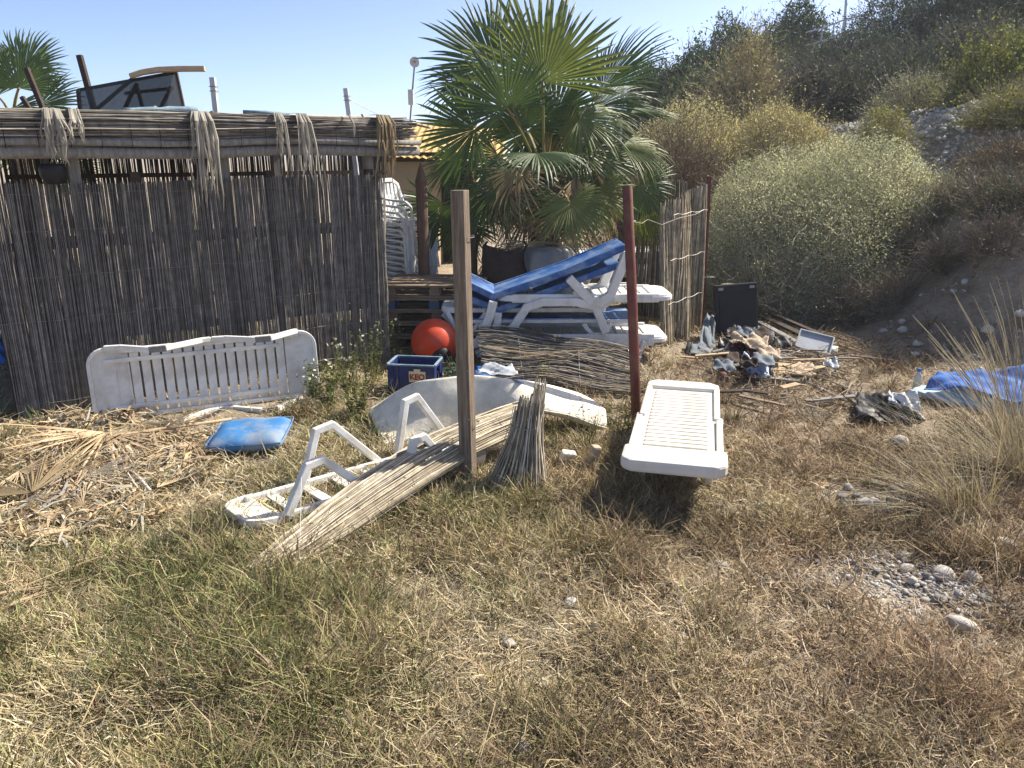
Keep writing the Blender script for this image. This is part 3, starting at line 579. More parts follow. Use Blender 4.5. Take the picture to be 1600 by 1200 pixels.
# ---- tall grass tussocks at the right edge
def tussock(name, label, x, y, n, L0, seed, pal, spread, bias=(0, 0), wd=.004, r0=.16, heads=0):
    rg = np.random.default_rng(seed); a = rg.random(n) * 2 * np.pi; rr = r0 * np.sqrt(rg.random(n))
    z0 = tz1(x, y); root = thing(name, label, 'grass tuft', (x, y, z0 - .01))
    bx, by = np.cos(a) * rr, np.sin(a) * rr; az = np.arctan2(by + bias[1] + rg.normal(0, .06, n), bx + bias[0] + rg.normal(0, .06, n))
    L = L0 * rg.uniform(.45, 1.1, n); lean = (spread * rg.random(n) ** .7); curl = rg.uniform(.1, 1.0, n)
    K = 7; t = np.linspace(0, 1, K); ang = lean[:, None] + curl[:, None] * t ** 1.5; ds = L[:, None] / (K - 1)
    hor = np.concatenate([np.zeros((n, 1)), np.cumsum(np.sin(ang[:, :-1]) * ds, 1)], 1); ver = np.concatenate([np.zeros((n, 1)), np.cumsum(np.cos(ang[:, :-1]) * ds, 1)], 1)
    P = np.stack([bx[:, None] + np.cos(az)[:, None] * hor, by[:, None] + np.sin(az)[:, None] * hor, np.maximum(ver, .01)], -1)
    w = wd * rg.uniform(.5, 1.2, (n, 1)) * np.array([1, 1, .95, .85, .7, .45, .12])[None]
    sd = np.stack([-np.sin(az), np.cos(az), rg.normal(0, .2, n)], -1); c = np.array(pal)[rg.integers(0, len(pal), n)] * rg.uniform(.7, 1.2, (n, 1))
    v, q, cc = strips(P, w, sd, c)
    o = obj('blades', mesh_np('blades', v, q, cc), MT['grass'], root); o['kind'] = 'stuff'
    if heads:
        hr = np.random.default_rng(seed + 1); pts = []
        m = heads; a = hr.uniform(0, 6.28, m); ln = hr.uniform(.05, .5, m); Lh = L0 * hr.uniform(.9, 1.3, m); tt = np.linspace(0, 1, 6)
        az = np.arctan2(np.sin(a) * .3 + bias[1], np.cos(a) * .3 + bias[0]); an = ln[:, None] + .45 * tt; d2 = Lh[:, None] / 5
        ho = np.concatenate([np.zeros((m, 1)), np.cumsum(np.sin(an[:, :-1]) * d2, 1)], 1); ve = np.concatenate([np.zeros((m, 1)), np.cumsum(np.cos(an[:, :-1]) * d2, 1)], 1)
        HP = np.stack([np.cos(az)[:, None] * ho + .08 * np.cos(a)[:, None], np.sin(az)[:, None] * ho + .08 * np.sin(a)[:, None], ve], -1)
        v, q, cc = tubes(HP, np.array([.0018, .0017, .0016, .0015, .0032, .0012])[None].repeat(m, 0), 4, np.array([[.42, .36, .24]]).repeat(m, 0) * hr.uniform(.7, 1.2, (m, 1)))
        obj('seed_stalks', mesh_np('seed_stalks', v, q, cc), MT['grass'], root, kind='stuff')
    return root
TU = [tuple(STRAW * .95), tuple(PALE * .85), tuple(STRAW * .6 + .12), tuple(YEL * .9)]
t1 = G(1600, 742); tussock('grass_tussock', 'large straw coloured tussock with tall seed stalks in front of the blue tarp', t1.x, t1.y, 430, 1.1, 1, TU, 1.45, (-.10, .03), heads=80, r0=.22, wd=.0036)
t2 = G(1500, 800); tussock('grass_tussock', 'flattened straw tussock splaying its blades towards the white lounger', t2.x, t2.y, 330, .9, 2, TU, 1.52, (-.16, .0), r0=.18, wd=.0034)
t3 = G(1575, 690); tussock('grass_tussock', 'small tussock of stiff seed stalks close to the tarp corner', t3.x, t3.y, 130, .8, 3, TU[:2] + [tuple(BROWN)], 1.1, (-.05, 0), heads=40)
t4 = G(1480, 1010); tussock('grass_tussock', 'dark brown grass clump beside the stone patch', t4.x + .15, t4.y, 160, .2, 4, [tuple(BROWN), tuple(BROWN * .7), tuple(STRAW * .8)], 1.3, r0=.16, wd=.003)

# ---- weeds
def weed(name, label, x, y, h, ns, seed, lcol, lsize=.03, nl=16, spread=.35, flowers=None, scol=(.2, .2, .09), r0=.08):
    rg = np.random.default_rng(seed); z0 = tz1(x, y); root = thing(name, label, 'weed', (x, y, z0 - .01)); K = 6; t = np.linspace(0, 1, K)
    a = rg.random(ns) * 6.28; L = h * rg.uniform(.55, 1.1, ns); sp = spread * rg.random(ns)
    P = np.stack([np.cos(a)[:, None] * (r0 * .5 + sp[:, None] * L[:, None] * t ** 1.4), np.sin(a)[:, None] * (r0 * .5 + sp[:, None] * L[:, None] * t ** 1.4), L[:, None] * t * np.cos(sp)[:, None]], -1) + rg.normal(0, .012, (ns, K, 3)) * t[None, :, None]
    v, q, c = tubes(P, (.0028 * (1.15 - t))[None].repeat(ns, 0), 4, np.array([scol]).repeat(ns, 0)); obj('stems', mesh_np('stems', v, q, c), MT['twig'], root)
    n = ns * nl; ii = np.repeat(np.arange(ns), nl); f = rg.uniform(.12, 1, n) * (K - 1.001); k = f.astype(int); u = (f - k)[:, None]
    b = P[ii, k] * (1 - u) + P[ii, k + 1] * u
    ax = rg.normal(0, 1, (n, 3)); ax[:, 2] = np.abs(ax[:, 2]) * .5; ax /= np.linalg.norm(ax, axis=1, keepdims=True); sd = np.cross(ax, rg.normal(0, 1, (n, 3))); sd /= np.linalg.norm(sd, axis=1, keepdims=True)
    ln = lsize * rg.uniform(.5, 1.4, n); LP = b[:, None] + ax[:, None] * (np.array([0, .45, 1])[None] * ln[:, None])[..., None]
    v, q, c = strips(LP, ln[:, None] * np.array([.1, .38, .04]), sd, np.array(lcol)[rg.integers(0, len(lcol), n)] * rg.uniform(.7, 1.3, (n, 1)))
    obj('leaves', mesh_np('leaves', v, q, c), MT['leaf'], root)
    if flowers:
        m = flowers; ii = rg.integers(0, ns, m); b = P[ii, -1] + rg.normal(0, .03, (m, 3)); ax = rg.normal(0, 1, (m, 3)); ax[:, 2] += 1; ax /= np.linalg.norm(ax, axis=1, keepdims=True); sd = np.cross(ax, rg.normal(0, 1, (m, 3))); sd /= np.linalg.norm(sd, axis=1, keepdims=True)
        LP = b[:, None] + ax[:, None] * (np.array([0, .5, 1])[None] * .025)[..., None]
        v, q, c = strips(LP, np.full((m, 1), .025) * np.array([.5, 1, .4]), sd, np.array([[.62, .6, .5]]).repeat(m, 0)); obj('flowers', mesh_np('flowers', v, q, c), MT['leaf'], root, kind='stuff')
GW = [(.07, .10, .03), (.12, .14, .05), (.16, .16, .06)]; GB = [(.12, .17, .15), (.16, .2, .17)]
for px, py, h, ns, fl, lab in [(512, 640, .42, 22, 14, 'leafy weed with pale flowers growing against the end of the leaning lounger'), (548, 622, .55, 20, 22, 'flowering weed at the foot of the reed fence'),
                               (580, 600, .6, 18, 10, 'tall green weed by the end of the reed fence'), (560, 655, .3, 22, 0, 'dense low green weed between cushion and cream mat'), (492, 625, .38, 14, 8, 'pale weed in front of the leaning lounger')]:
    p = G(px, py); weed('weed', lab, p.x, p.y, h, ns, px, GW, .035, 18, .4, fl)
p = G(622, 560); weed('weed', 'slender tall weed in front of the pallets', p.x, p.y, .62, 5, 81, GW, .03, 26, .12)
p = G(707, 600); weed('weed', 'bluish grey weed beside the orange buoy', p.x, p.y - .1, .34, 12, 82, GB, .05, 14, .5)
for k, (px, py, h) in enumerate([(872, 705, .42), (915, 700, .5), (962, 685, .4), (990, 675, .3)]):
    p = G(px, py); weed('weed', ['thin dark stalk weed in front of the cream mat', 'thin weed with seed heads before the right end of the cream mat', 'green weed between the cream mat and the rusty post', 'small weed at the foot of the rusty post'][k], p.x, p.y, h, 9 + 4 * k, 90 + k, GW + [(.14, .11, .06)], .022, 9, .3)
p = G(850, 620); weed('weed', 'dry stalk weed poking through the fallen reed screen', p.x, p.y + .2, .5, 7, 97, [(.3, .27, .14), (.2, .2, .09)], .022, 10, .4)
# ================================================================== HUT, FENCES, POSTS
def reeds(rg, P0, P1, rad, K=5, bow=.02, sides=4, pal=((.3, .26, .2),), wob=.006, sag=0.0):
    """straight reeds from P0 to P1 (N,3) with slight bow"""
    N = len(P0); t = np.linspace(0, 1, K)
    P = P0[:, None] * (1 - t)[None, :, None] + P1[:, None] * t[None, :, None]
    b = rg.normal(0, bow, (N, 3)); P = P + b[:, None] * (4 * t * (1 - t))[None, :, None] + rg.normal(0, wob, (N, K, 3)) * (t > 0)[None, :, None]
    P[..., 2] -= sag * (4 * t * (1 - t))[None]
    c = np.array(pal)[rg.integers(0, len(pal), N)] * rg.uniform(.55, 1.3, (N, 1))
    return tubes(P, (rad * rg.uniform(.7, 1.3, (N, 1))) * np.linspace(1.1, .75, K)[None], sides, c)
REED_G = ((.19, .176, .163), (.25, .232, .21), (.13, .122, .115), (.37, .34, .30))
REED_F = ((.2, .19, .185), (.25, .238, .225), (.15, .142, .14), (.3, .285, .265), (.38, .355, .325))
REED_SHADE = ((.07, .062, .055), (.1, .09, .08))  # reeds of the added back screen, hut shade put into their colour
REED_L = ((.5, .43, .31), (.4, .34, .25), (.56, .5, .38), (.33, .28, .2))
FA, FB = Vector((-4.14, 6.10, 0)), Vector((-1.33, 8.01, 0)); FU = (FB - FA).normalized(); FN = Vector((FU.y, -FU.x, 0))   # FN faces the yard
fence = thing('reed_fence', 'grey woven reed fence standing under the hut roof behind the leaning lounger', 'fence', FA)
rg = np.random.default_rng(77); parts = []
for layer, (n, off) in enumerate([(760, 0), (420, -.012)]):
    s = (np.arange(n) + rg.normal(0, .2, n)) / n * (FB - FA).length
    keep = np.ones(n, bool)
    if layer: keep = rg.random(n) < np.where(s < 1.2, .55, .97)
    s = s[keep]; m = len(s)
    wave = .02 * np.sin(s * 4)
    B = np.array(FA)[None] + s[:, None] * np.array(FU)[None] + (off + wave + rg.normal(0, .004, m))[:, None] * np.array(FN)[None]
    tilt = .03 * np.sin(s * 2.1) + rg.normal(0, .006, m)
    T = B + tilt[:, None] * np.array(FU)[None] + rg.normal(0, .012, m)[:, None] * np.array(FN)[None]
    short = (layer == 1) & (rg.random(m) < np.where(s < 1.3, .55, .08))
    B[:, 2] = np.where(short, rg.uniform(.5, .6, m), rg.uniform(-.03, .06, m)); T[:, 2] = 1.93 + rg.normal(0, .009, m) - .02 * np.sin(s * 1.7)
    parts.append(reeds(rg, B, T, .0033, 6, .005, 5, REED_F, .0022))
s = np.linspace((FB - FA).length - .09, (FB - FA).length + .01, 12); B = np.array(FA)[None] + s[:, None] * np.array(FU)[None] + .012 * np.array(FN)[None]; T = B + rg.normal(0, .012, (12, 3)); T[:, 2] = 1.92 + rg.normal(0, .02, 12)
parts.append(reeds(rg, B, T, .0055, 6, .01, 5, REED_L))  # end reeds in a paler palette, sunlight put into their colour
v, q, c = join(parts); wpart(fence, 'reeds', mesh_np('reeds', v, q, c), MT['reed'], kind='stuff')
for z in (.12, .47, .82, 1.18, 1.55, 1.84):
    pts = [FA + FU * (k / 24 * 3.38) + FN * (.009 + .02 * math.sin(k / 24 * 3.38 * 4)) + Vector((0, 0, z + .006 * math.sin(k * 1.7))) for k in range(25)]
    wpart(fence, 'binding_wire', MB().tube(pts, .0022, 4), MT['wire'])
for s in (.02, 1.15, 2.3, 3.3):
    p = FA + FU * s - FN * .06; wpart(fence, 'post', MB().sweep([p + Vector((0, 0, -.1)), p + Vector((0, 0, 2.0))], .07, .07, up=FU), MT['wood_dark'])
for z in (.62, 1.42):
    a, b = FA - FN * .1 + Vector((0, 0, z)), FB - FN * .1 + Vector((0, 0, z)); wpart(fence, 'rail', MB().sweep([a, b], .05, .06), MT['wood_dark'])

# ---- the thatched hut roof
RA = FA - FU * 2.2 + FN * .16; RB = FB + FU * .34 + FN * .12; RL = (RB - RA).length
hut = thing('hut_roof', 'thatched reed roof on posts over the reed fence', 'roof', RA)
def rp(s, d, z): return RA + (RB - RA).normalized() * s - FN * d + Vector((0, 0, z))
RU = (RB - RA).normalized()
n = 260; s0 = rg.uniform(-.1, .5, n); s1 = RL - rg.uniform(-.02, .35, n); z = 2.19 + .23 * rg.random(n) ** .9; dd = .06 - (.09 * np.sin((z - 2.19) / .23 * 2.4)) + rg.normal(0, .01, n)
A = np.array(RA)[None] + s0[:, None] * np.array(RU) - dd[:, None] * np.array(FN); B = np.array(RA)[None] + s1[:, None] * np.array(RU) - dd[:, None] * np.array(FN); A[:, 2] = z - .03; B[:, 2] = z + .05
pp = [reeds(rg, A, B, .0055, 14, .02, 5, REED_G + ((.4, .36, .3),), .007)]
n = 150; d2 = np.linspace(0.0, 3.3, n); A = np.array([rp(rg.uniform(-.1, .3), d, 2.40 + .05 * d / 3.3 + rg.normal(0, .012)) for d in d2]); B = np.array([rp(RL - rg.uniform(0, .3), d, 2.47 + .05 * d / 3.3 + rg.normal(0, .012)) for d in d2])
pp.append(reeds(rg, A, B, .012, 10, .02, 4, REED_L, .006))
v, q, c = join(pp); wpart(hut, 'thatch', mesh_np('thatch', v, q, c), MT['reed'], kind='stuff')
wpart(hut, 'roof_mat', MB().grid([[rp(s, d, 2.365 + .07 * s / RL + .05 * d / 3.3) for d in (0.05, 1.1, 2.2, 3.3)] for s in np.linspace(0, RL, 8)]), MT['dark'], solid=.02)
for k, (z, r, mm) in enumerate([(2.125, .05, 'wood_grey'), (2.205, .03, 'wood_grey')]):
    wpart(hut, 'edge_pole', MB().tube([rp(s, .02 - .05 * k, z + .06 * s / RL + .012 * math.sin(s * 3)) for s in np.linspace(-.2, RL + .05, 14)], [r * (1 + .08 * math.sin(j * 2.3)) for j in range(14)], 10), MT[mm], smooth=True)
for s in np.linspace(.3, RL - .15, 8):
    wpart(hut, 'rafter', MB().sweep([rp(s, .02, 2.30 + .07 * s / RL), rp(s, 3.3, 2.35 + .07 * s / RL)], .06, .09), MT['wood_dark'])
for s in (.5, 2.9, 4.1, RL - .42):
    p = rp(s, .22, 0); wpart(hut, 'post', MB().sweep([p + Vector((0, 0, -.1)), p + Vector((0, 0, 2.26))], .10, .08, up=FU), MT['wood_grey'])
for s in (.5, 2.9, RL - .42):
    p = rp(s, 3.15, 0); wpart(hut, 'post', MB().sweep([p + Vector((0, 0, -.1)), p + Vector((0, 0, 2.3))], .10, .08, up=FU), MT['wood_grey'])
# dark back screen, added to keep the gap under the roof in shade
for s in np.linspace(.25, RL - .2, 26): wpart(hut, 'thatch_tie', MB().tube([rp(s, .05, 2.16), rp(s, -.075, 2.22), rp(s, -.075, 2.36), rp(s, .02, 2.45)], .003, 4), MT['dark'])
shade_backing = thing('reed_screen', 'dark reed screen added behind the hut to keep its gap in shade', 'screen', rp(2.5, 3.25, 0)); n = 330
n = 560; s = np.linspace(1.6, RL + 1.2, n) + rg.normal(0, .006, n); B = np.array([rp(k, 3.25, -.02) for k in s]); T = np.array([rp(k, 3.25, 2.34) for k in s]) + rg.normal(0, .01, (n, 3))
v, q, c = reeds(rg, B, T, .009, 4, .006, 4, REED_SHADE); wpart(shade_backing, 'reeds', mesh_np('reeds', v, q, c), MT['reed'], kind='stuff')
for z in (.4, 1.2, 1.9): wpart(shade_backing, 'rail', MB().sweep([rp(2.5, 3.22, z), rp(RL + 1.2, 3.22, z)], .03, .05), MT['wood_dark'])

# ---- dried fronds hanging over the roof edge
def hanging_frond(label, px, ytop, ybot, wpx, n, seed, m='palm_grey', spread=1.0):
    rr = random.Random(seed); t = (at(px, 190, 6.5)); best = min((abs(800 + CAM_F * rp(s, -.09, 2.3).x / (rp(s, -.09, 2.3).y * _c - .1) - px), s) for s in np.linspace(0, RL, 400))[1]
    o0 = rp(best, -.06, 2.44 + .05 * best / RL); root = thing('dried_palm_frond', label, 'palm leaf', o0, group='dried fronds over the roof edge')
    Y = o0.y; zb = at(px, ybot, Y).z; w = wpx / CAM_F * Y
    for k in range(n):
        off = rr.uniform(-.5, .5) * w; ln = rr.uniform(.55, 1.0); zend = o0.z + (zb - o0.z) * ln; out = rr.uniform(.06, .12)
        sp = off * rr.uniform(.7, 1.6) * spread; pts = [o0 + FU * (off * .4) - FN * rr.uniform(.1, .35) + Vector((0, 0, .03)), o0 + FU * off * .6 + FN * .02 + Vector((0, 0, .02)), o0 + FU * off * .8 + FN * out + Vector((0, 0, -.06))]
        for u in (.3, .55, .8, 1): pts.append(o0 + FU * (off * .8 + (sp - off * .8) * u + rr.gauss(0, .008)) + FN * (out + .02 * math.sin(u * 3) + rr.gauss(0, .006)) + Vector((0, 0, -.06 + (zend - o0.z + .06) * u)))
        a = rr.uniform(-.8, .8); up = (FN * math.cos(a) + FU * math.sin(a)); mb = MB(); wd = rr.uniform(.012, .03)
        sd = up.cross(Vector((0, 0, 1))).normalized(); ws = [wd, wd, wd, wd, wd * .9, wd * .6, .002]
        for p, ww in zip(pts, ws): mb.v += [tuple(p - sd * ww / 2), tuple(p + up * ww * .25), tuple(p + sd * ww / 2)]
        for j in range(len(pts) - 1): e = j * 3; mb.f += [(e, e + 1, e + 4, e + 3), (e + 1, e + 2, e + 5, e + 4)]
        wpart(root, 'leaflet', mb, MT[m])
hanging_frond('wide bundle of grey dried leaf strips hanging above the black basket', 78, 190, 262, 34, 16, 1)
hanging_frond('short dried leaf strips hanging next to the basket bundle', 112, 190, 226, 18, 6, 2)
hanging_frond('longest bleached frond hanging down over the reed fence', 318, 190, 338, 50, 18, 3, spread=.9)
hanging_frond('narrow bleached frond hanging left of the forked one', 434, 192, 284, 18, 8, 4)
hanging_frond('forked bleached frond hanging in front of the fence top', 470, 192, 302, 26, 11, 5, spread=1.5)
hanging_frond('brown dried fringe hanging at the right corner of the roof', 600, 205, 290, 34, 22, 6, m='palm_dead')
hanging_frond('single thin strip draped over the roof near its right end', 548, 192, 222, 6, 2, 7)
# black basket under the roof edge
p = at(83, 268, 6.35); bk = thing('hanging_basket', 'black round basket hanging under the roof edge', 'basket', p - Vector((0, 0, .13)))
mb = MB(); prof = [(.02, -.10), (.07, -.09), (.098, -.03), (.1, .02), (.085, .06), (.078, .06), (.09, .02), (.06, -.06)]
def lathe(mb, c, prof, n=24):
    o = len(mb.v); c = Vector(c)
    for r_, z_ in prof: mb.v += [tuple(c + Vector((r_ * math.cos(2 * math.pi * k / n), r_ * math.sin(2 * math.pi * k / n), z_))) for k in range(n)]
    for i in range(len(prof) - 1):
        for k in range(n): mb.f.append((o + i * n + k, o + i * n + (k + 1) % n, o + (i + 1) * n + (k + 1) % n, o + (i + 1) * n + k))
    return mb
wpart(bk, 'bowl', lathe(mb, p, prof), MT['black'], smooth=True)
for k in range(3): a = k * 2.1; wpart(bk, 'cord', MB().tube([p + Vector((.08 * math.cos(a), .08 * math.sin(a), .05)), p + Vector((0, 0, .3))], .004, 5), MT['black'])

# ---- things lying and standing on the roof
def bar(name, label, cat, a, b, w, h, m, part=None, up=(0, 0, 1), group=None, bevel=.004):
    a, b = Vector(a), Vector(b); o = obj(name, MB().sweep([Vector((0, 0, 0)), (b - a)], w, h, up=up).mesh(name), MT[m], loc=a, bevel=bevel); return tag(o, label, cat, group)
def bar_px(name, label, cat, p0, p1, Y, w, h, m, Y1=None, **k): return bar(name, label, cat, at(p0[0], p0[1], Y), at(p1[0], p1[1], Y1 or Y), w, h, m, **k)
Ys = 7.6
sc = thing('shade_frame', 'folded frame with torn dark shade cloth lying on the thatched roof', 'shade frame', at(200, 190, Ys))
def cl(pts, Y): return [at(x, y, Y + dy) for x, y, dy in pts]
q1 = cl([(122, 142, .1), (160, 133, .05), (206, 124, .05), (152, 190, 0), (126, 190, 0)], Ys); q2 = cl([(206, 124, .06), (274, 114, .3), (287, 172, .3), (232, 182, .02), (188, 188, 0)], Ys); q3 = cl([(75, 186, -.1), (122, 168, .08), (126, 190, 0), (100, 190, -.1)], Ys); q4 = cl([(206, 124, .07), (188, 188, .01), (152, 190, .01)], Ys)
def poly(pts): return MB().add(pts, [tuple(range(len(pts)))])
wpart(sc, 'cloth', poly(q1), MT['mesh_cloth2']); wpart(sc, 'cloth', poly(q2), MT['mesh_cloth']); wpart(sc, 'cloth', poly(q3), MT['mesh_cloth2']); wpart(sc, 'cloth', poly(q4), MT['mesh_cloth2'])
for a, b, da, db in [((122, 141), (275, 113), .12, .32), ((275, 113), (288, 174), .32, .32), ((126, 192), (206, 124), .15, .15), ((185, 190), (214, 130), .2, .2), ((213, 132), (226, 180), .25, .25), ((195, 146), (270, 138), .35, .35), ((245, 180), (268, 135), .4, .4), ((122, 141), (127, 192), .1, .1)]:
    wpart(sc, 'strut', MB().sweep([at(a[0], a[1], Ys + da), at(b[0], b[1], Ys + db)], .028, .028), MT['wood_dark'])
bd = thing('curved_board', 'pale curved plank lying on top of the shade frame', 'plank', at(260, 113, Ys + .25))
wpart(bd, 'plank', MB().sweep([at(203, 119, Ys + .1), at(222, 113, Ys + .15), at(248, 109, Ys + .2), at(285, 107.5, Ys + .25), at(320, 107.5, Ys + .3)], .12, .045), MT['wood_pale'], bevel=.004)
rl = thing('rolled_mat', 'blue grey rolled mat lying on the roof edge under the shade frame', 'mat', at(250, 178, 7.2)); wpart(rl, 'roll', MB().tube([at(193 + 115 * k / 8, 174 - 3 * k / 8 + .6 * math.sin(k * 2), 7.1 + .05 * k) for k in range(9)], [.032 + .004 * math.sin(k * 3) for k in range(9)], 10), MT['roll'], smooth=True)
wpart(rl, 'tie', MB().tube([at(240, 172.6, 7.28), at(244, 172.4, 7.3)], .04, 10), MT['cable'])
rl2 = thing('rolled_mat', 'thin slate coloured roll on the roof right of the white post', 'mat', at(410, 186, 7.6)); wpart(rl2, 'roll', MB().tube([at(380, 175, 7.5), at(415, 176, 7.6), at(452, 179, 7.7)], .018, 8), MT['roll'], smooth=True)
bar_px('roof_timber', 'dark upright timber sticking up behind the shade frame', 'timber', (124, 86), (152, 190), 7.9, .05, .05, 'wood_dark')
bar_px('roof_timber', 'long dark timber leaning in front of the far palm', 'timber', (41, 106), (76, 192), 7.0, .04, .04, 'wood_dark')
bar_px('roof_timber', 'short dark timber leaning in front of the far palm', 'timber', (34, 151), (60, 192), 6.9, .035, .035, 'wood_dark')
bar_px('roof_stick', 'grey forked stick lying on the roof beside the rolled mat', 'stick', (300, 190), (333, 174), 7.3, .02, .02, 'wood_grey')
bar_px('roof_board', 'grey board end lying on the right corner of the roof', 'board', (628, 190), (672, 200), 8.3, .16, .02, 'wood_grey')
bar_px('roof_stick', 'small yellow stick standing near the right white post', 'stick', (565, 178), (572, 192), 8.0, .02, .02, 'wood_pale')
for (a, b, Y, lab) in [((332, 121), (342, 215), 8.2, 'white metal post rising through the roof beside the longest frond'), ((540, 138), (550, 215), 9.2, 'white metal post rising through the roof near its right end')]:
    A_, B_ = at(*a, Y), at(*b, Y); B_ = B_ + (B_ - A_) * (B_.z / max(.1, (A_.z - B_.z))); r_ = thing('white_post', lab, 'post', (B_.x, B_.y, 0)); wpart(r_, 'pole', MB().sweep([B_, A_], .05, .05, up=(0, 1, 0)), MT['white_metal'])
    for k in range(2): c_ = A_.lerp(B_, .03 + .015 * k); wpart(r_, 'wire_tie', MB().tube([c_ + Vector((-.035, -.03, 0)), c_ + Vector((.035, -.03, .004)), c_ + Vector((.035, .03, 0))], .004, 5), MT['wire'])
p0, p1 = at(542, 152, 9.2), at(625, 190, 9.4); wr = obj('guy_wire', MB().tube([p0 * (1 - t) + p1 * t - Vector((0, 0, .12 * t * (1 - t))) - p0 for t in np.linspace(0, 1, 8)], .004, 4).mesh('guy_wire'), MT['wire'], loc=p0); tag(wr, 'thin wire running from the right white post down to the roof corner', 'wire')
# thin mast with round fan head behind the hut
M0 = at(641, 185, 16); Mh = at(648, 97, 16); mast = thing('mast', 'thin mast with a round pale disc head behind the hut roof', 'mast', (M0.x, 16, 0))
wpart(mast, 'pole', MB().tube([(M0.x, 16, 0), M0, Mh], .018, 6), MT['wire']); mb = MB(); mb.tube([Mh + Vector((0, -.03, 0)), Mh + Vector((0, .03, 0))], .095, 20); wpart(mast, 'disc', mb, MT['white_metal'])
wpart(mast, 'box', MB().box(at(642, 152, 15.97), (.1, .1, .28)), MT['white_metal']); wpart(mast, 'hub', MB().tube([Mh + Vector((0, -.06, 0)), Mh + Vector((0, -.03, 0))], .03, 10), MT['wall'])
M1 = at(974, 120, 24); mast2 = thing('mast', 'slim pole seen past the right leaves of the palm', 'mast', (M1.x, 24, tz1(M1.x, 24))); wpart(mast2, 'pole', MB().tube([(M1.x, 24, tz1(M1.x, 24)), M1], .03, 6), MT['white_metal']); wpart(mast2, 'cap', MB().box(M1, (.1, .1, .06)), MT['white_metal'])
# hilltop railing and lamp pole
pr = at(1318, 38, 31); hz = tz1(pr.x, 31); rail = thing('hilltop_railing', 'pale metal railing on the hilltop between the evergreens and the scrub', 'railing', (pr.x, 31, hz))
ra, rb = at(1285, 44, 31), at(1322, 30, 31)
for zz in (0, -.45): wpart(rail, 'rail', MB().tube([ra + Vector((-.6, 0, zz - .15)), ra + Vector((0, 0, zz)), rb + Vector((0, 0, zz)), rb + Vector((1.5, 0, zz + .3))], .03, 6), MT['white_metal'])
for f in (0, .5, 1): pz = ra.lerp(rb, f); wpart(rail, 'post', MB().tube([(pz.x, 31, tz1(pz.x, 31)), pz], .03, 6), MT['white_metal'])
lpz = at(1322, -40, 31.3); lam = thing('lamp_pole', 'tall thin pole standing by the hilltop railing', 'pole', (lpz.x, 31.3, tz1(lpz.x, 31.3))); wpart(lam, 'pole', MB().tube([(lpz.x, 31.3, tz1(lpz.x, 31.3)), at(1320, 30, 31.3), lpz + Vector((0, 0, 1.2))], [.06, .05, .04], 8), MT['white_metal']); wpart(lam, 'lamp_head', MB().box(lpz + Vector((-.25, 0, 1.2)), (.6, .15, .08)), MT['white_metal'])

# ---- beach kiosk behind the hut
kz = 14.0; ka, kb = at(560, 255, kz), at(735, 262, kz); kio = thing('kiosk', 'beige beach kiosk with ochre corrugated tin roof behind the hut', 'building', ((ka.x + kb.x) / 2, kz, 0))
zt = at(640, 248, kz).z; x0, x1, xo = ka.x, kb.x, at(672, 260, kz).x
mb = MB(); mb.box(((x0 + xo) / 2, kz + .1, zt / 2), (xo - x0, .2, zt)); wpart(kio, 'wall', mb, MT['wall'])
wpart(kio, 'wall', MB().box(((xo + x1) / 2, kz + 2.2, zt / 2), (x1 - xo, .2, zt)), MT['dark']); wpart(kio, 'wall', MB().box((x0 + .1, kz + 1.2, zt / 2), (.2, 2.0, zt)), MT['wall']); wpart(kio, 'wall', MB().box((xo - .08, kz + 1.2, zt / 2), (.14, 2.0, zt)), MT['wall'])  # back wall near black: shade of the opening put into its colour
wpart(kio, 'fascia', MB().box(((x0 + x1) / 2, kz - .12, zt + .03), (x1 - x0 + .3, .04, .16)), MT['wood_dark'])
mb = MB(); ncr = 90; P = []
for i in range(ncr):
    x = x0 - .2 + (x1 - x0 + .8) * i / (ncr - 1); P.append([Vector((x, kz - .3 + .9 * j, zt + .09 + .22 * j + .014 * math.cos(i * 1.57) - .16 * i / ncr)) for j in range(4)])
wpart(kio, 'roof', mb.grid(P), MT['roof_y'], solid=.006); wpart(kio, 'counter', MB().box(((xo + x1) / 2, kz + .1, .9), (x1 - xo, .4, .06)), MT['wood_x'])
for zz in (1.1, 1.45): wpart(kio, 'board_joint', MB().box(((x0 + xo) / 2, kz - .005, zz), (xo - x0, .02, .012)), MT['wood_dark'])

# ---- posts
wp0, wp1 = G(733, 757), at(718, 297, 4.82); wp = thing('wooden_post', 'squared weathered wooden post standing in the yard', 'post', wp0)
mb = MB().sweep([wp0 + Vector((0, 0, -.15)), wp0.lerp(wp1, .5), wp1], .088, .095, up=(.33, .94, 0)); wpart(wp, 'timber', mb, MT['wood'], bevel=.005)
def wirering(root, c, r_, seed, tail=0.0):
    rr = random.Random(seed); pts = [c + Vector((r_ * math.cos(a), r_ * math.sin(a), rr.gauss(0, .004))) for a in np.linspace(0, 6.6, 15)]
    if tail: pts += [c + Vector((-r_ - tail * k, -r_ * .4, -.02 * k)) for k in (.5, 1)]
    wpart(root, 'wire_tie', MB().tube(pts, .0028, 5), MT['wire'])
wirering(wp, at(724, 370, 4.85), .068, 1); wirering(wp, at(733, 660, 4.83), .068, 2, .05)
for f in (.25, .42, .72): c_ = wp0.lerp(wp1, f) + Vector((.016, -.056, 0)); wpart(wp, 'nail', MB().tube([c_, c_ + Vector((.002, -.012, 0))], .004, 6), MT['wire'])
rp0, rp1 = G(996, 655), at(980, 291, 6.4); red = thing('rusty_pipe_post', 'leaning rust red pipe post between the cream mat and white lounger', 'post', rp0)
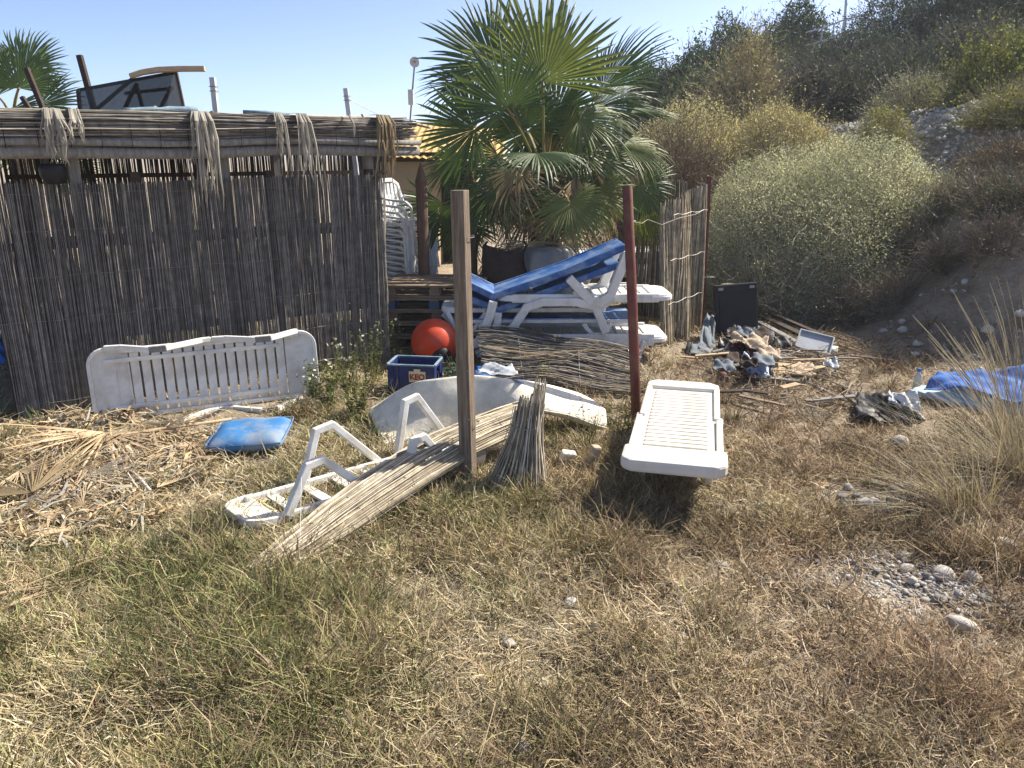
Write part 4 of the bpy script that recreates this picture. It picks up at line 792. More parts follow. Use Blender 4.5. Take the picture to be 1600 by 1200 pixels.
wpart(red, 'pipe', MB().tube([rp0 + Vector((0, 0, -.1)), rp0.lerp(rp1, .5), rp1], .042, 20), MT['rust'], smooth=True, bevel=.002); wirering(red, at(985, 345, 6.4), .046, 3); wirering(red, at(990, 548, 6.4), .046, 4)
r2b = Vector((2.42, 9.6, 0)); r2 = thing('rusty_steel_post', 'red steel angle post with grey timber beside the torn reed screen', 'post', r2b); t2_ = at(1108, 275, 9.6)
wpart(r2, 'steel_angle', MB().sweep([r2b + Vector((.0, 0, -.1)), t2_], .05, .05, up=(0, 1, 0)), MT['rust'], bevel=.003); wpart(r2, 'timber', MB().sweep([r2b + Vector((-.075, -.01, -.1)), t2_ + Vector((-.07, -.01, -.08))], .06, .07, up=(0, 1, 0)), MT['wood_grey'], bevel=.004)
wirering(r2, at(1107, 432, 9.56), .07, 5, .06)
for nm, lab, px, ytop, Y, w in [('pointed_post', 'round wooden post with sharpened tip in front of the chair stack', 657, 254, 9.35, 17), ('pointed_post', 'round sharpened wooden post half hidden behind the squared post', 736, 258, 9.7, 15)]:
    tp = at(px, ytop, Y); ro = thing(nm, lab, 'post', (tp.x, Y, 0)); rr_ = w / 2 / CAM_F * (Y + .4)
    wpart(ro, 'log', MB().tube([(tp.x, Y, -.1), (tp.x, Y, 1), (tp.x, Y, tp.z - .2), (tp.x, Y, tp.z)], [rr_ * 1.06, rr_, rr_, rr_ * .12], 12), MT['wood_log'], bevel=.003); wpart(ro, 'bark_ring', MB().tube([(tp.x, Y, tp.z - .24), (tp.x, Y, tp.z - .2)], rr_ * 1.03, 12), MT['wood_log'])
# fence wires strung from the rusty post to the steel post
def strung(label, pts, r_=.003):
    p0 = Vector(pts[0]); o = obj('fence_wire', MB().tube([Vector(p) - p0 for p in pts], r_, 5).mesh('fence_wire'), MT['wire'], loc=p0); tag(o, label, 'wire')
strung('slack upper wire strung across the torn reed screen', [at(986, 346, 6.38), at(1003, 349, 7.0), at(1012, 343, 7.5), at(1034, 351, 8.2), at(1060, 341, 8.9), at(1086, 335, 9.3), at(1103, 327, 9.55)])
strung('loose wire hanging down in front of the torn reed screen', [at(1033, 352, 8.3), at(1036, 390, 8.35), at(1038, 420, 8.4), at(1040, 458, 8.4)])

# ---- torn reed screens on the right
def reed_mat(name, label, cat, fn, n, K, rad, pal, seed, base, wob=.006, sides=4, extra=None):
    rg = np.random.default_rng(seed); t = np.linspace(0, 1, K); root = thing(name, label, cat, base)
    P = np.array([[fn(u, tt, rg) for tt in t] for u in np.clip((np.arange(n) + rg.normal(0, .6, n)) / n, 0, 1)])
    off = rg.normal(0, wob * 1.2, (n, 1, 3)); P = P + off + rg.normal(0, wob * .45, P.shape)
    c = np.array(pal)[rg.integers(0, len(pal), n)] * rg.uniform(.55, 1.3, (n, 1))
    v, q, c = tubes(P, rad * rg.uniform(.65, 1.25, (n, 1)) * np.linspace(1.05, .75, K)[None], sides, c)
    wpart(root, 'reeds', mesh_np('reeds', v, q, c), MT['reed'], kind='stuff'); return root
def L3(a, b, t): return a * (1 - t) + b * t
a0, a1, b0, b1 = at(1036, 555, 8.6), at(1098, 500, 9.5), at(1036, 330, 8.9), at(1100, 287, 9.55)
def f_right(u, t, rg):
    lo = Vector((L3(1.75, 2.33, u), L3(8.65, 9.5, u), 0)); hi = L3(at(1034, 318, 8.9), at(1101, 288, 9.52), u ** .8)
    if u < .35: hi = hi + Vector((0, 0, -.15 * rg.random()))
    return L3(lo, hi, t) + Vector((.05 * math.sin(u * 14) * (1 - t), .05 * math.sin(u * 9 + t * 2), 0))
rs = reed_mat('torn_reed_screen', 'upright torn screen of pale reeds tied to the steel post', 'screen', f_right, 190, 7, .0062, REED_L + REED_G[1:2], 5, Vector((2.05, 9.1, 0)), .008)
for zz in (.5, 1.0, 1.5): wpart(rs, 'binding_wire', MB().tube([L3(Vector((1.78, 8.66, zz)), Vector((2.36, 9.49, zz)), k / 8) + Vector((0, -.02, .01 * math.sin(k * 2))) for k in range(9)], .003, 4), MT['wire'])
def f_back(u, t, rg):
    lo = Vector((L3(1.65, 2.35, u), 10.5 - .3 * u, 0)); hi = L3(at(1003, 277, 10.5), at(1074, 284, 10.2), u); return L3(lo, hi, t) + Vector((0, .03 * math.sin(u * 12), 0))
reed_mat('reed_screen', 'grey reed screen standing behind the torn screen', 'screen', f_back, 130, 4, .007, REED_G + REED_L[:2], 6, Vector((2.0, 10.4, 0)), .006)
def f_low(u, t, rg):   # fallen screen, reeds running along x
    xl, xr = -.35 + .1 * u, 1.28 - .1 * u; zl = .42 - .36 * u; zr = .22 - .2 * u; y = 7.75 - .75 * u
    return Vector((L3(xl, xr, t), y - .25 * t + .03 * math.sin(t * 5 + u * 6), L3(zl, zr, t) + .05 * math.sin(t * 3.1) + .02 * math.sin(t * 9 + u * 5)))
fl_ = reed_mat('fallen_reed_screen', 'grey reed screen slumped on the ground in front of the stacked loungers', 'screen', f_low, 190, 10, .0055, REED_L[:2] + REED_G, 7, Vector((.5, 7.4, 0)), .012)
for tt in (.25, .62): wpart(fl_, 'binding_wire', MB().tube([f_low(u, tt, None) + Vector((0, -.012, .012)) for u in np.linspace(0, 1, 10)], .003, 4), MT['wire'])
for k, (a, b) in enumerate([((760, 540), (985, 600)), ((850, 590), (935, 535)), ((950, 600), (1005, 545)), ((770, 545), (960, 575)), ((800, 560), (1000, 545))]):
    pa, pb = at(*a, 7.1), at(*b, 7.3); o = obj('loose_reed', MB().tube([Vector((0, 0, 0)), (pb - pa) / 2 + Vector((0, 0, .03)), pb - pa], [.006, .005, .003], 6).mesh('loose_reed'), MT['palm_litter'], loc=pa); tag(o, 'loose pale reed lying across the fallen reed screen', 'reed', 'loose reeds on the fallen screen')
# rolled reed mat over the upturned lounger
path = [Vector(p) for p in [(-1.32, 3.52, .07), (-1.08, 3.95, .14), (-.80, 4.38, .22), (-.47, 4.80, .30), (-.12, 5.22, .32), (.10, 5.52, .30)]]
def cat(p, t):
    f = t * (len(p) - 1); i = min(int(f), len(p) - 2); u = f - i; p0, p1, p2, p3 = p[max(i - 1, 0)], p[i], p[i + 1], p[min(i + 2, len(p) - 1)]
    return .5 * ((2 * p1) + (p2 - p0) * u + (2 * p0 - 5 * p1 + 4 * p2 - p3) * u * u + (3 * p1 - p0 - 3 * p2 + p3) * u ** 3)
def f_roll(u, t, rg):
    c_ = cat(path, t); wdt = .09 + .24 * math.sin(min(1, t * 1.5 + .12) * 1.57) * (1 - .25 * t); s_ = (u - .5)
    ac = Vector((.80, -.58, 0)); return c_ + ac * wdt * s_ + Vector((0, 0, -.55 * wdt * max(0, s_) - .1 * wdt * abs(s_) + .03 * math.sin(u * 25) * .4))
rm = reed_mat('reed_mat', 'long bleached reed mat draped over the upturned white lounger', 'reed mat', f_roll, 240, 9, .0058, REED_L + ((.66, .61, .5), (.6, .55, .45)), 8, Vector((-.7, 4.3, 0)), .007)
for tt in (.3, .45, .62, .8): wpart(rm, 'binding_wire', MB().tube([f_roll(u, tt, None) + Vector((0, -.005, .012)) for u in np.linspace(0, 1, 12)], .0025, 4), MT['wire'])
def f_bund(u, t, rg):
    a = u * 61.0; r_ = math.sqrt((u * 17.3) % 1); rad = r_ * (.13 * (1 - t) ** 1.4 + .08 + .06 * max(0, t - .7)); hh = .62 * (.72 + .28 * ((u * 7.7) % 1)) + (.12 if r_ > .7 and math.cos(a) > .3 else 0)
    return Vector((.035 + .06 * t + rad * math.cos(a) * 1.05 + (.03 * t), 4.74 + rad * math.sin(a) * .8 + .1 * t, hh * t))
bn = reed_mat('reed_bundle', 'bundle of bleached reeds standing upright beside the squared post', 'reed bundle', f_bund, 230, 6, .0055, REED_L[::2] + ((.66, .61, .52), (.6, .56, .48), (.42, .37, .3)), 9, Vector((.05, 4.74, 0)), .007)
wpart(bn, 'tie', MB().tube([Vector((.10 + .1 * math.cos(a), 4.81 + .085 * math.sin(a), .42)) for a in np.linspace(0, 6.4, 16)], .004, 5), MT['wire'])
# ================================================================== LOUNGERS AND OTHER OBJECTS
def lounger(name, label, mtx, L=1.8, W=.6, h=.33, deck='slats', prof=None, legs=None, frame_m='white', deck_m=None, group=None, nslat=15, ends=(.2, .22), rail_h=.055, legw=.05, rail_m=None, legh=.045, slat_f=.80):
    """plastic sun lounger: local x along its length, z up; prof is the side line of the deck, legs a list of side polylines"""
    root = thing(name, label, 'sun lounger', mtx=mtx, group=group); fm = MT[frame_m]; dm = MT[deck_m] if deck_m else fm
    prof = prof or [(-L / 2, h), (L / 2, h)]
    def pt(x):
        for (xa, za), (xb, zb) in zip(prof, prof[1:]):
            if x <= xb or (xb, zb) == prof[-1]: u = (x - xa) / (xb - xa); return za + (zb - za) * u, math.atan2(zb - za, xb - xa)
    for s in (-1, 1):
        mb = MB(); ex = .14 if deck == 'slats' else 0; mb.sweep([(x + (ex if i_ == 0 else -ex if i_ == len(prof) - 1 else 0), s * (W / 2 - .02), z) for i_, (x, z) in enumerate(prof)], .04, rail_h); obj('side_rail', mb.mesh('side_rail'), MT[rail_m] if rail_m else fm, root, bevel=.01)
    x0, x1 = prof[0][0], prof[-1][0]
    def plate(nm, xa, xb, m_, t=.022, wd=None, rz=.012):
        xs = [xa] + [p[0] for p in prof if xa < p[0] < xb] + [xb]; mb = MB(); mb.sweep([(x, 0, pt(x)[0] + rz) for x in xs], wd or (W - .07), t); return obj(nm, mb.mesh(nm), m_, root, bevel=.006)
    if deck == 'slats':
        z0_, z1_ = pt(x0)[0], pt(x1)[0]
        for nm, xe, sg, ln_, zz in (('foot_panel', x0, 1, ends[0], z0_), ('head_panel', x1, -1, ends[1], z1_)):
            ring_ = []
            for sy in (-1, 1):
                cx_, cy_, rr_ = xe + sg * .13, sy * (W / 2 - .125), .13
                arc_ = [(cx_ - sg * rr_ * math.cos(a_), cy_ + sy * rr_ * math.sin(a_)) for a_ in np.linspace(0, math.pi / 2, 7)] + [(xe + sg * ln_, sy * (W / 2 + .005))]
                ring_ += arc_[::-1] if sy < 0 else arc_
            if sg < 0: ring_ = ring_[::-1]
            n_ = len(ring_); mbp = MB().add([(x_, y_, zz + .006) for x_, y_ in ring_] + [(x_, y_, zz + .036) for x_, y_ in ring_], [tuple(range(n_)), tuple(range(n_, 2 * n_))[::-1]] + [(i_, n_ + i_, n_ + (i_ + 1) % n_, (i_ + 1) % n_) for i_ in range(n_)])
            obj(nm, mbp.mesh(nm), fm, root, bevel=.008)
            obj(nm.split('_')[0] + '_rim', MB().sweep([(x_ , y_ * .985, zz - .004) for x_, y_ in (ring_ if sg > 0 else ring_[::-1])], .03, .045).mesh('rim'), fm, root, bevel=.006)
        a, b = x0 + ends[0], x1 - ends[1]; st = (b - a) / nslat; me = None
        for i in range(nslat):
            x = a + (i + .5) * st; z, an = pt(x)
            if me is None: me = MB().box((0, 0, 0), (st * slat_f, W - .075, .02)).mesh('slat')
            o = obj('slat', me, dm, root, bevel=.005); o.location = (x, 0, z + .014); o.rotation_euler = (0, -an, 0)
    else:
        n = 26; xs = sorted(set([x0 + (x1 - x0) * i / n for i in range(n + 1)])); P = [[Vector((x, (j / 8 - .5) * (W - .04), pt(x)[0] + .03 - (.018 if 0 < j < 8 else 0) * (1 if 2 < i < n - 2 else .3) + (.0015 if i % 2 else 0))) for j in range(9)] for i, x in enumerate(xs)]
        obj('deck', MB().grid(P).mesh('deck'), dm, root, solid=.02, smooth=False)
        plate('seat_edge', x0, x0 + .06, dm, .05, W, .0); plate('seat_edge', x1 - .06, x1, dm, .05, W, .0)
    legs = legs if legs is not None else {s: [[(-.72, h - .02), (-.58, .03), (-.44, .03), (-.22, h - .02)], [(.18, h - .02), (.42, .03), (.56, .03), (.74, h - .02)]] for s in (-1, 1)}
    for s, ls in legs.items():
        for path_ in ls:
            k = s * (W / 2 + .012); mb = MB().sweep([(x, k, z) for x, z in path_], legw, legh); obj('leg', mb.mesh('leg'), fm, root, bevel=.008)
    return root
# 1: lying on its side against the reed fence, underside towards the yard
u = (G(478, 622) - G(160, 662)); u.z = 0; u.normalize(); nrm = Vector((u.y, -u.x, 0)); lean = R(4); nn = nrm * math.cos(lean) + Vector((0, 0, math.sin(lean)))
low = (G(158, 662) + G(492, 618)) / 2; up_ = nn.cross(u); up_ = -up_ if up_.z < 0 else up_
Lc = (G(158, 662) - G(492, 618)).length + .06; org = low + up_ * .31 + nn * .33
l1 = lounger('sun_lounger', 'white slatted lounger lying on its side against the reed fence', frame(org, u, -nn), L=Lc, W=.6, h=.33, nslat=15, ends=(.30, .26),
        legs={s: [[(-.78, .32), (-.66, .29), (-.44, .04), (-.32, .04), (-.04, .27), (.04, .29)], [(.045, .29), (.16, .27), (.38, .04), (.50, .04), (.76, .32)]] for s in (-1, 1)}, legw=.045)
for s in (-1, 1):
    mb = MB().sweep([(-.80, s * .20, .325), (.60, s * .20, .325)], .035, .035); obj('inner_rail', mb.mesh('inner_rail'), MT['white'], l1, bevel=.006)
mb = MB()
for a, b in [((-.62, -.17), (-.62, .17)), ((-.70, -.17), (-.70, .17))]: mb.sweep([(a[0], a[1], .335), (b[0], b[1], .335)], .012, .02)
obj('underside_rib', mb.mesh('underside_rib'), MT['white'], l1)
for xx in (-.38, .44):
    for s in (-1, 1): obj('worn_foot', MB().box((xx, s * .312, .028), (.13, .052, .03)).mesh('worn_foot'), MT['wood_grey'], l1, bevel=.005)

# 2: upturned lounger with its legs in the air
ya = math.atan2(.51, .62); mtx = Matrix.Translation((-.99, 4.74, .36)) @ Matrix.Rotation(R(-4), 4, 'X') @ Matrix.Rotation(R(-3), 4, 'Y') @ Matrix.Rotation(ya, 4, 'Z') @ Matrix.Rotation(math.pi, 4, 'X')
lounger('sun_lounger', 'upturned white lounger with its legs in the air under the reed mat', mtx, L=1.75, W=.48, h=.29, nslat=6, slat_f=.32,
        legs={1: [[(-.66, .28), (-.50, .01), (-.40, -.005), (-.10, .28)], [(.16, .28), (.24, .03), (.32, .02), (.52, .28)]], -1: [[(-.32, .28), (-.20, -.04), (-.08, -.06), (.24, .28)], [(.40, .28), (.50, -.10), (.60, -.12), (.86, .28)]]}, legw=.05, legh=.05)

# 3: ribbed lounger on the right
nA, nB = (G(972, 725, .36) + G(1132, 725, .36)) / 2, (G(1006, 598, .36) + G(1130, 598, .36)) / 2; ax = (nB - nA).normalized(); Ll = (nB - nA).length
rl3 = thing('sun_lounger', 'cream white ribbed lounger standing on the grass right of the rusty post', 'sun lounger', mtx=frame(Vector((nA.x, nA.y, 0)), ax, (0, 0, 1)))
hw = .315; out = [(0, hw - .05), (.05, hw), (.27, hw), (.29, hw - .055), (.86, hw - .055), (.88, hw - .01), (.98, hw - .01), (1.0, hw - .075), (Ll - .12, hw - .06), (Ll - .03, hw - .07), (Ll, hw - .13)]
ring = [(x, y) for x, y in out] + [(x, -y) for x, y in out[::-1]]
def prism(ring, z0, z1): n = len(ring); return MB().add([(x, y, z0) for x, y in ring] + [(x, y, z1) for x, y in ring], [tuple(range(n))[::-1], tuple(range(n, 2 * n))] + [(i, (i + 1) % n, n + (i + 1) % n, n + i) for i in range(n)])
obj('deck', prism(ring, .30, .345).mesh('deck'), MT['white_clean'], rl3, bevel=.012)
foot = [(-.012, hw - .055), (.03, hw - .008), (.06, hw + .006), (.265, hw + .006)]; foot = foot + [(x, -y) for x, y in foot[::-1]]; obj('foot_panel', prism(foot, .285, .37).mesh('foot_panel'), MT['white_clean'], rl3, bevel=.02)
hd = [(Ll - .17, hw - .03), (Ll - .05, hw - .035), (Ll + .01, hw - .10)]; hd = hd + [(x, -y) for x, y in hd[::-1]]; obj('head_panel', prism(hd, .31, .375).mesh('head_panel'), MT['white_clean'], rl3, bevel=.018)
for s in (-1, 1):
    for a, b, yy in ((.27, .87, hw - .04), (.90, Ll - .16, hw - .055)): obj('side_rail', MB().sweep([(a, s * yy, .30), (b, s * yy, .305)], .045, .13).mesh('side_rail'), MT['white_clean'], rl3, bevel=.012)
    for xx in (.5, .95, 1.5): obj('leg', MB().sweep([(xx, s * (hw - .10), .30), (xx + .02, s * (hw - .09), -.02)], .06, .05, up=(1, 0, 0)).mesh('leg'), MT['white_clean'], rl3, bevel=.008)
me = MB().sweep([(0, -.205, -.001), (0, -.19, .004), (0, .19, .004), (0, .205, -.001)], .057, .018).mesh('slat')
for i in range(17):
    o = obj('slat', me, MT['white_clean'], rl3, bevel=.006); o.location = (.34 + i * (Ll - .60) / 16, 0, .345)

# 4: the stack of loungers behind the fallen screen
def mpose(p0, p1, yaw_in=0, roll=0):   # frame with local x from p0 to p1 (side line at the yard side is y=-W/2)
    X = (Vector(p1) - Vector(p0)).normalized(); return frame((Vector(p0) + Vector(p1)) / 2, X, Vector((0, math.sin(roll), math.cos(roll))))
YS = 8.25; grp = 'stacked loungers behind the fallen screen'
def lvl(x0, x1, z, dy=0.0, tilt=0.0): return frame(((x0 + x1) / 2, YS + dy, z), (1, .02, tilt), (0, 0, 1))
arch = {s: [[(-.80, .0), (-.62, .27), (-.45, .33), (-.1, .33), (.1, .28), (.22, .0)]] for s in (-1, 1)}
lounger('sun_lounger', 'lowest flat white lounger of the stack lying on the ground', lvl(-.25, 1.65, -.03), L=1.9, W=.62, h=.28, rail_h=.13, legs={s: [[(-.7, .27), (-.6, .04), (-.45, .04), (-.35, .27)], [(.4, .27), (.5, .04), (.62, .04), (.7, .27)]] for s in (-1, 1)}, group=grp)
lounger('sun_lounger', 'white lounger with a blue deck second from the bottom of the stack', lvl(-.6, 1.3, .20, .06), L=1.9, W=.6, h=.24, deck='sheet', deck_m='blue', rail_h=.04, legs={s: [[(-.7, .22), (-.55, .10), (-.4, .10), (-.3, .22)], [(.4, .22), (.5, .10), (.62, .10), (.7, .22)]] for s in (-1, 1)}, group=grp)
lounger('sun_lounger', 'white slatted lounger with arched side legs under the blue loungers', lvl(-.15, 1.68, .34, 0), L=1.83, W=.62, h=.36, rail_h=.09, legs=arch, group=grp, nslat=14, legh=.085, legw=.085)
lounger('sun_lounger', 'white lounger whose slatted end shows below the arched one', lvl(-.75, 1.0, .22, .12), L=1.75, W=.6, h=.33, rail_h=.05, legs={s: [[(-.82, .32), (-.72, .12), (-.55, .12), (-.4, .32)]] for s in (-1, 1)}, group=grp, nslat=12)
bp = [(-1.02, .50), (-.62, .30), (.12, .55), (.74, .81)]
bl = [[(-.62, .26), (-.66, .10), (-.78, -.18), (-.88, -.21), (-1.0, -.16), (-1.18, .02)], [(.16, .50), (.38, .27), (.50, .25), (.60, .32), (.76, .76)]]
lounger('sun_lounger', 'blue lounger with white V legs lying topmost on the stack', frame((.42, YS - .02, .42), (1, .02, 0), (0, 0, 1)), W=.6, deck='sheet', deck_m='blue', prof=bp, legs={s: bl for s in (-1, 1)}, group=grp, rail_h=.07, frame_m='white', legw=.09, legh=.09, rail_m='blue')
bl2 = [[(-.60, .26), (-.62, .10), (-.72, -.14), (-.84, -.19)], [(.2, .50), (.38, .32), (.46, .30), (.56, .38), (.68, .72)]]
lounger('sun_lounger', 'second blue lounger nested under the topmost blue one', frame((.45, YS + .01, .29), (1, .02, 0), (0, 0, 1)), W=.56, deck='sheet', deck_m='blue', prof=[(-.95, .42), (-.60, .28), (.12, .55), (.66, .75)], legs={s: bl2 for s in (-1, 1)}, group=grp, rail_h=.07, legw=.08, legh=.08, rail_m='blue')
# white loungers piled further back by the reed screen
for k in range(3):
    lounger('sun_lounger', ['white lounger at the bottom of the small pile behind the torn screen', 'middle white lounger of the small pile behind the torn screen', 'top white lounger of the small pile behind the torn screen'][k], frame((1.55 + .05 * k, 11.0, .02 + .26 * k), (.98, .2, 0), (0, 0, 1)), L=1.8, W=.6, h=.26, rail_h=.09, group='loungers piled behind the torn screen', nslat=10, legs={s: [[(-.7, .25), (-.6, .03), (-.45, .03), (-.35, .25)], [(.4, .25), (.5, .03), (.62, .03), (.7, .25)]] for s in (-1, 1)})

# ---- stacked white resin chairs
def chair():
    r_ = thing('resin_chair', 'x', 'chair', group='stacked white resin chairs'); m = MT['chair']
    def arc(x, y0, z0, n=7): return [(x, y0 + .10 * math.sin(k / (n - 1) * 1.5), z0 + .42 * k / (n - 1)) for k in range(n)]
    obj('seat', MB().grid([[Vector(((j / 6 - .5) * .46, (i / 6 - .5) * .44, .42 - .02 * math.sin(i / 6 * 3.1) * math.sin(j / 6 * 3.1) - .03 * (i / 6))) for j in range(7)] for i in range(7)]).mesh('seat'), m, r_, solid=.02, smooth=True)
    for x in (-.16, -.08, 0, .08, .16): obj('back_slat', MB().sweep(arc(x, .20, .42), .045, .012, up=(0, 1, 0)).mesh('back_slat'), m, r_)
    obj('back_rim', MB().sweep([(-.25, .20, .44), (-.245, .26, .64), (-.21, .30, .82), (-.1, .31, .88), (.1, .31, .88), (.21, .30, .82), (.245, .26, .64), (.25, .20, .44)], .05, .03, up=(0, 1, 0)).mesh('back_rim'), m, r_, bevel=.008)
    for s in (-1, 1):
        obj('armrest', MB().sweep([(s * .25, .24, .68), (s * .29, .08, .66), (s * .29, -.16, .64), (s * .275, -.22, .58), (s * .25, -.22, .42)], .055, .028).mesh('armrest'), m, r_, bevel=.008)
        obj('leg', MB().sweep([(s * .24, -.21, .42), (s * .27, -.25, 0)], .06, .035, up=(0, 1, 0)).mesh('leg'), m, r_, bevel=.005); obj('leg', MB().sweep([(s * .24, .21, .42), (s * .27, .29, 0)], .06, .035, up=(0, 1, 0)).mesh('leg'), m, r_, bevel=.005)
    return r_
c0 = chair(); cb = at(636, 425, 9.85)
for i in range(15):
    c_ = c0 if i == 0 else copy_tree(c0); c_.location = (cb.x + .004 * i * (i % 3 - 1), 9.85 - .004 * i, .0 + .068 * i); c_.rotation_euler = (0, 0, R(62 + (i * 37 % 5) * .6))
    c_['label'] = 'white resin chair, ' + ('bottom one' if i == 0 else 'topmost one' if i == 14 else ['second', 'third', 'fourth', 'fifth', 'sixth', 'seventh', 'eighth', 'ninth', 'tenth', 'eleventh', 'twelfth', 'thirteenth', 'fourteenth'][i - 1] + ' from the bottom') + ' of the tall chair stack'

# ---- pallets
def pallet(label, loc, rz, blue=False):
    r_ = thing('pallet', label, 'pallet', loc, (0, 0, rz), group='stacked wooden pallets'); bm_ = MT['pallet_blue'] if blue else MT['pallet']
    def p(me, l, m=None):
        o = obj(me.name.split('.')[0], me, m, r_); o.location = l
    for i, y in enumerate((-.36, -.18, 0, .18, .36)): p(PM['top'], (random.uniform(-.006, .006), y, .133), MT['pallet'])
    for x in (-.5, 0, .5): p(PM['str'], (x, 0, .111), MT['pallet'])
    for x in (-.5, 0, .5):
        for y in (-.35, 0, .35): p(PM['blkb' if blue else 'blk'], (x, y, .06), bm_)
    for y in (-.35, 0, .35): p(PM['bot'], (0, y, .010), MT['pallet'])
PM = {'top': MB().box((0, 0, 0), (1.12, .12, .022)).mesh('plank'), 'str': MB().box((0, 0, 0), (.10, .80, .020)).mesh('stringer'), 'blk': MB().box((0, 0, 0), (.12, .10, .08)).mesh('block'), 'blkb': MB().box((0, 0, 0), (.12, .10, .08)).mesh('block'), 'bot': MB().box((0, 0, 0), (1.12, .10, .020)).mesh('plank')}
for i, lab in enumerate(['bottom pallet of the stack behind the orange buoy', 'second pallet from the ground in the stack', 'third pallet from the ground in the stack', 'pallet with blue painted blocks below the top of the stack', 'topmost pallet of the stack in front of the chairs']):
    pallet(lab, (-.86 + random.uniform(-.02, .02), 8.95 + random.uniform(-.02, .02), .01 + i * .147), random.uniform(-.03, .03), blue=(i == 3))

# ---- buoy
bc = at(679, 534, 7.85); bz = max(.24, bc.z); bu = thing('buoy', 'orange inflatable ball buoy beside the blue crate', 'buoy', (bc.x, 7.85, 0)); br = .245
mb = MB(); lathe(mb, (0, 0, 0), [(max(.002, br * math.sin(k / 20 * math.pi)), -br * math.cos(k / 20 * math.pi)) for k in range(21)], 40)
o = obj('ball', mb.mesh('ball'), MT['buoy'], bu, smooth=True); o.location = (0, 0, bz)
dl = Vector((.35, -.75, -.45)).normalized(); qd = dl.to_track_quat('Z', 'Y'); mb = MB(); lathe(mb, (0, 0, 0), [(.11, -.03), (.10, .015), (.07, .045), (.035, .075), (.002, .08)], 20)
o = obj('rope_eye', mb.mesh('rope_eye'), MT['black'], bu, smooth=True); o.location = Vector((0, 0, bz)) + dl * (br - .015); o.rotation_euler = qd.to_euler()

# ---- bottle crate
cc_ = G(648, 618); crl = thing('bottle_crate', 'dark blue bottle crate with cream brand label beside the buoy', 'crate', (cc_.x, cc_.y + .12, 0), (0, 0, R(-8)))
cw, cd_, ch = .44, .32, .30; m = MT['crate']
for s in (-1, 1):
    mb = MB().box((0, s * (cd_ / 2 - .008), .045), (cw, .016, .09)).box((0, s * (cd_ / 2 - .008), ch - .07), (cw - .002, .016, .13)).box((0, s * (cd_ / 2 - .012), ch / 2), (cw - .1, .010, ch - .02)); obj('side_panel', mb.mesh('side_panel'), m, crl)
    mb = MB().box((s * (cw / 2 - .008), 0, .06), (.016, cd_ - .034, .12)).box((s * (cw / 2 - .008), 0, ch - .02), (.016, cd_ - .034, .04)); mb.box((s * (cw / 2 - .008), -.11, ch - .08), (.015, .09, .1)).box((s * (cw / 2 - .008), .11, ch - .08), (.015, .09, .1)); obj('end_panel', mb.mesh('end_panel'), m, crl)
    for t_ in (-1, 1): obj('corner_post', MB().box((s * (cw / 2 - .014), t_ * (cd_ / 2 - .014), ch / 2), (.034, .034, ch + .004)).mesh('corner_post'), m, crl, bevel=.006)
mb = MB()
mb.sweep([(-cw / 2, -cd_ / 2, ch), (cw / 2, -cd_ / 2, ch)], .022, .016).sweep([(-cw / 2, cd_ / 2, ch), (cw / 2, cd_ / 2, ch)], .022, .016).sweep([(-cw / 2, -cd_ / 2 + .012, ch + .001), (-cw / 2, cd_ / 2 - .012, ch + .001)], .022, .016).sweep([(cw / 2, -cd_ / 2 + .012, ch + .001), (cw / 2, cd_ / 2 - .012, ch + .001)], .022, .016)
obj('rim', mb.mesh('rim'), MT['roll'], crl, bevel=.003); obj('floor', MB().box((0, 0, .012), (cw - .03, cd_ - .03, .014)).mesh('floor'), m, crl)
for k in range(5): obj('divider', MB().box((-.145 + k * .0725, 0, .10), (.004, cd_ - .036, .16)).mesh('divider'), m, crl)
for k in range(3): obj('divider', MB().box((0, -.07 + k * .07, .10), (cw - .036, .004, .155)).mesh('divider'), m, crl)
for k in (-.17, -.12): obj('rib', MB().box((k, -cd_ / 2 - .004, ch / 2), (.014, .008, ch - .03)).mesh('rib'), m, crl)
lbl = obj('label_plate', MB().box((.06, -cd_ / 2 - .006, .195), (.155, .006, .10)).box((.06, -cd_ / 2 - .006, .256), (.06, .0055, .022)).mesh('label_plate'), MT['crate_label'], crl)
def text_mesh(txt, size, ext, name):
    cu = bpy.data.curves.new(name, 'FONT'); cu.body = txt; cu.size = size; cu.extrude = ext; cu.align_x = 'CENTER'; cu.align_y = 'CENTER'; cu.offset = .0025
    t = bpy.data.objects.new(name, cu); COL.objects.link(t); bpy.context.view_layer.update(); me = bpy.data.meshes.new_from_object(t.evaluated_get(bpy.context.evaluated_depsgraph_get())); bpy.data.objects.remove(t); return me
o = obj('lettering', text_mesh('KEO', .072, .0015, 'lettering'), MT['crate_red'], lbl); o.location = (.06, -cd_ / 2 - .0105, .192); o.rotation_euler = (math.pi / 2, 0, 0)
obj('side_label', MB().box((-cw / 2 - .004, 0, .16), (.006, .11, .07)).mesh('side_label'), MT['crate_label'], crl)

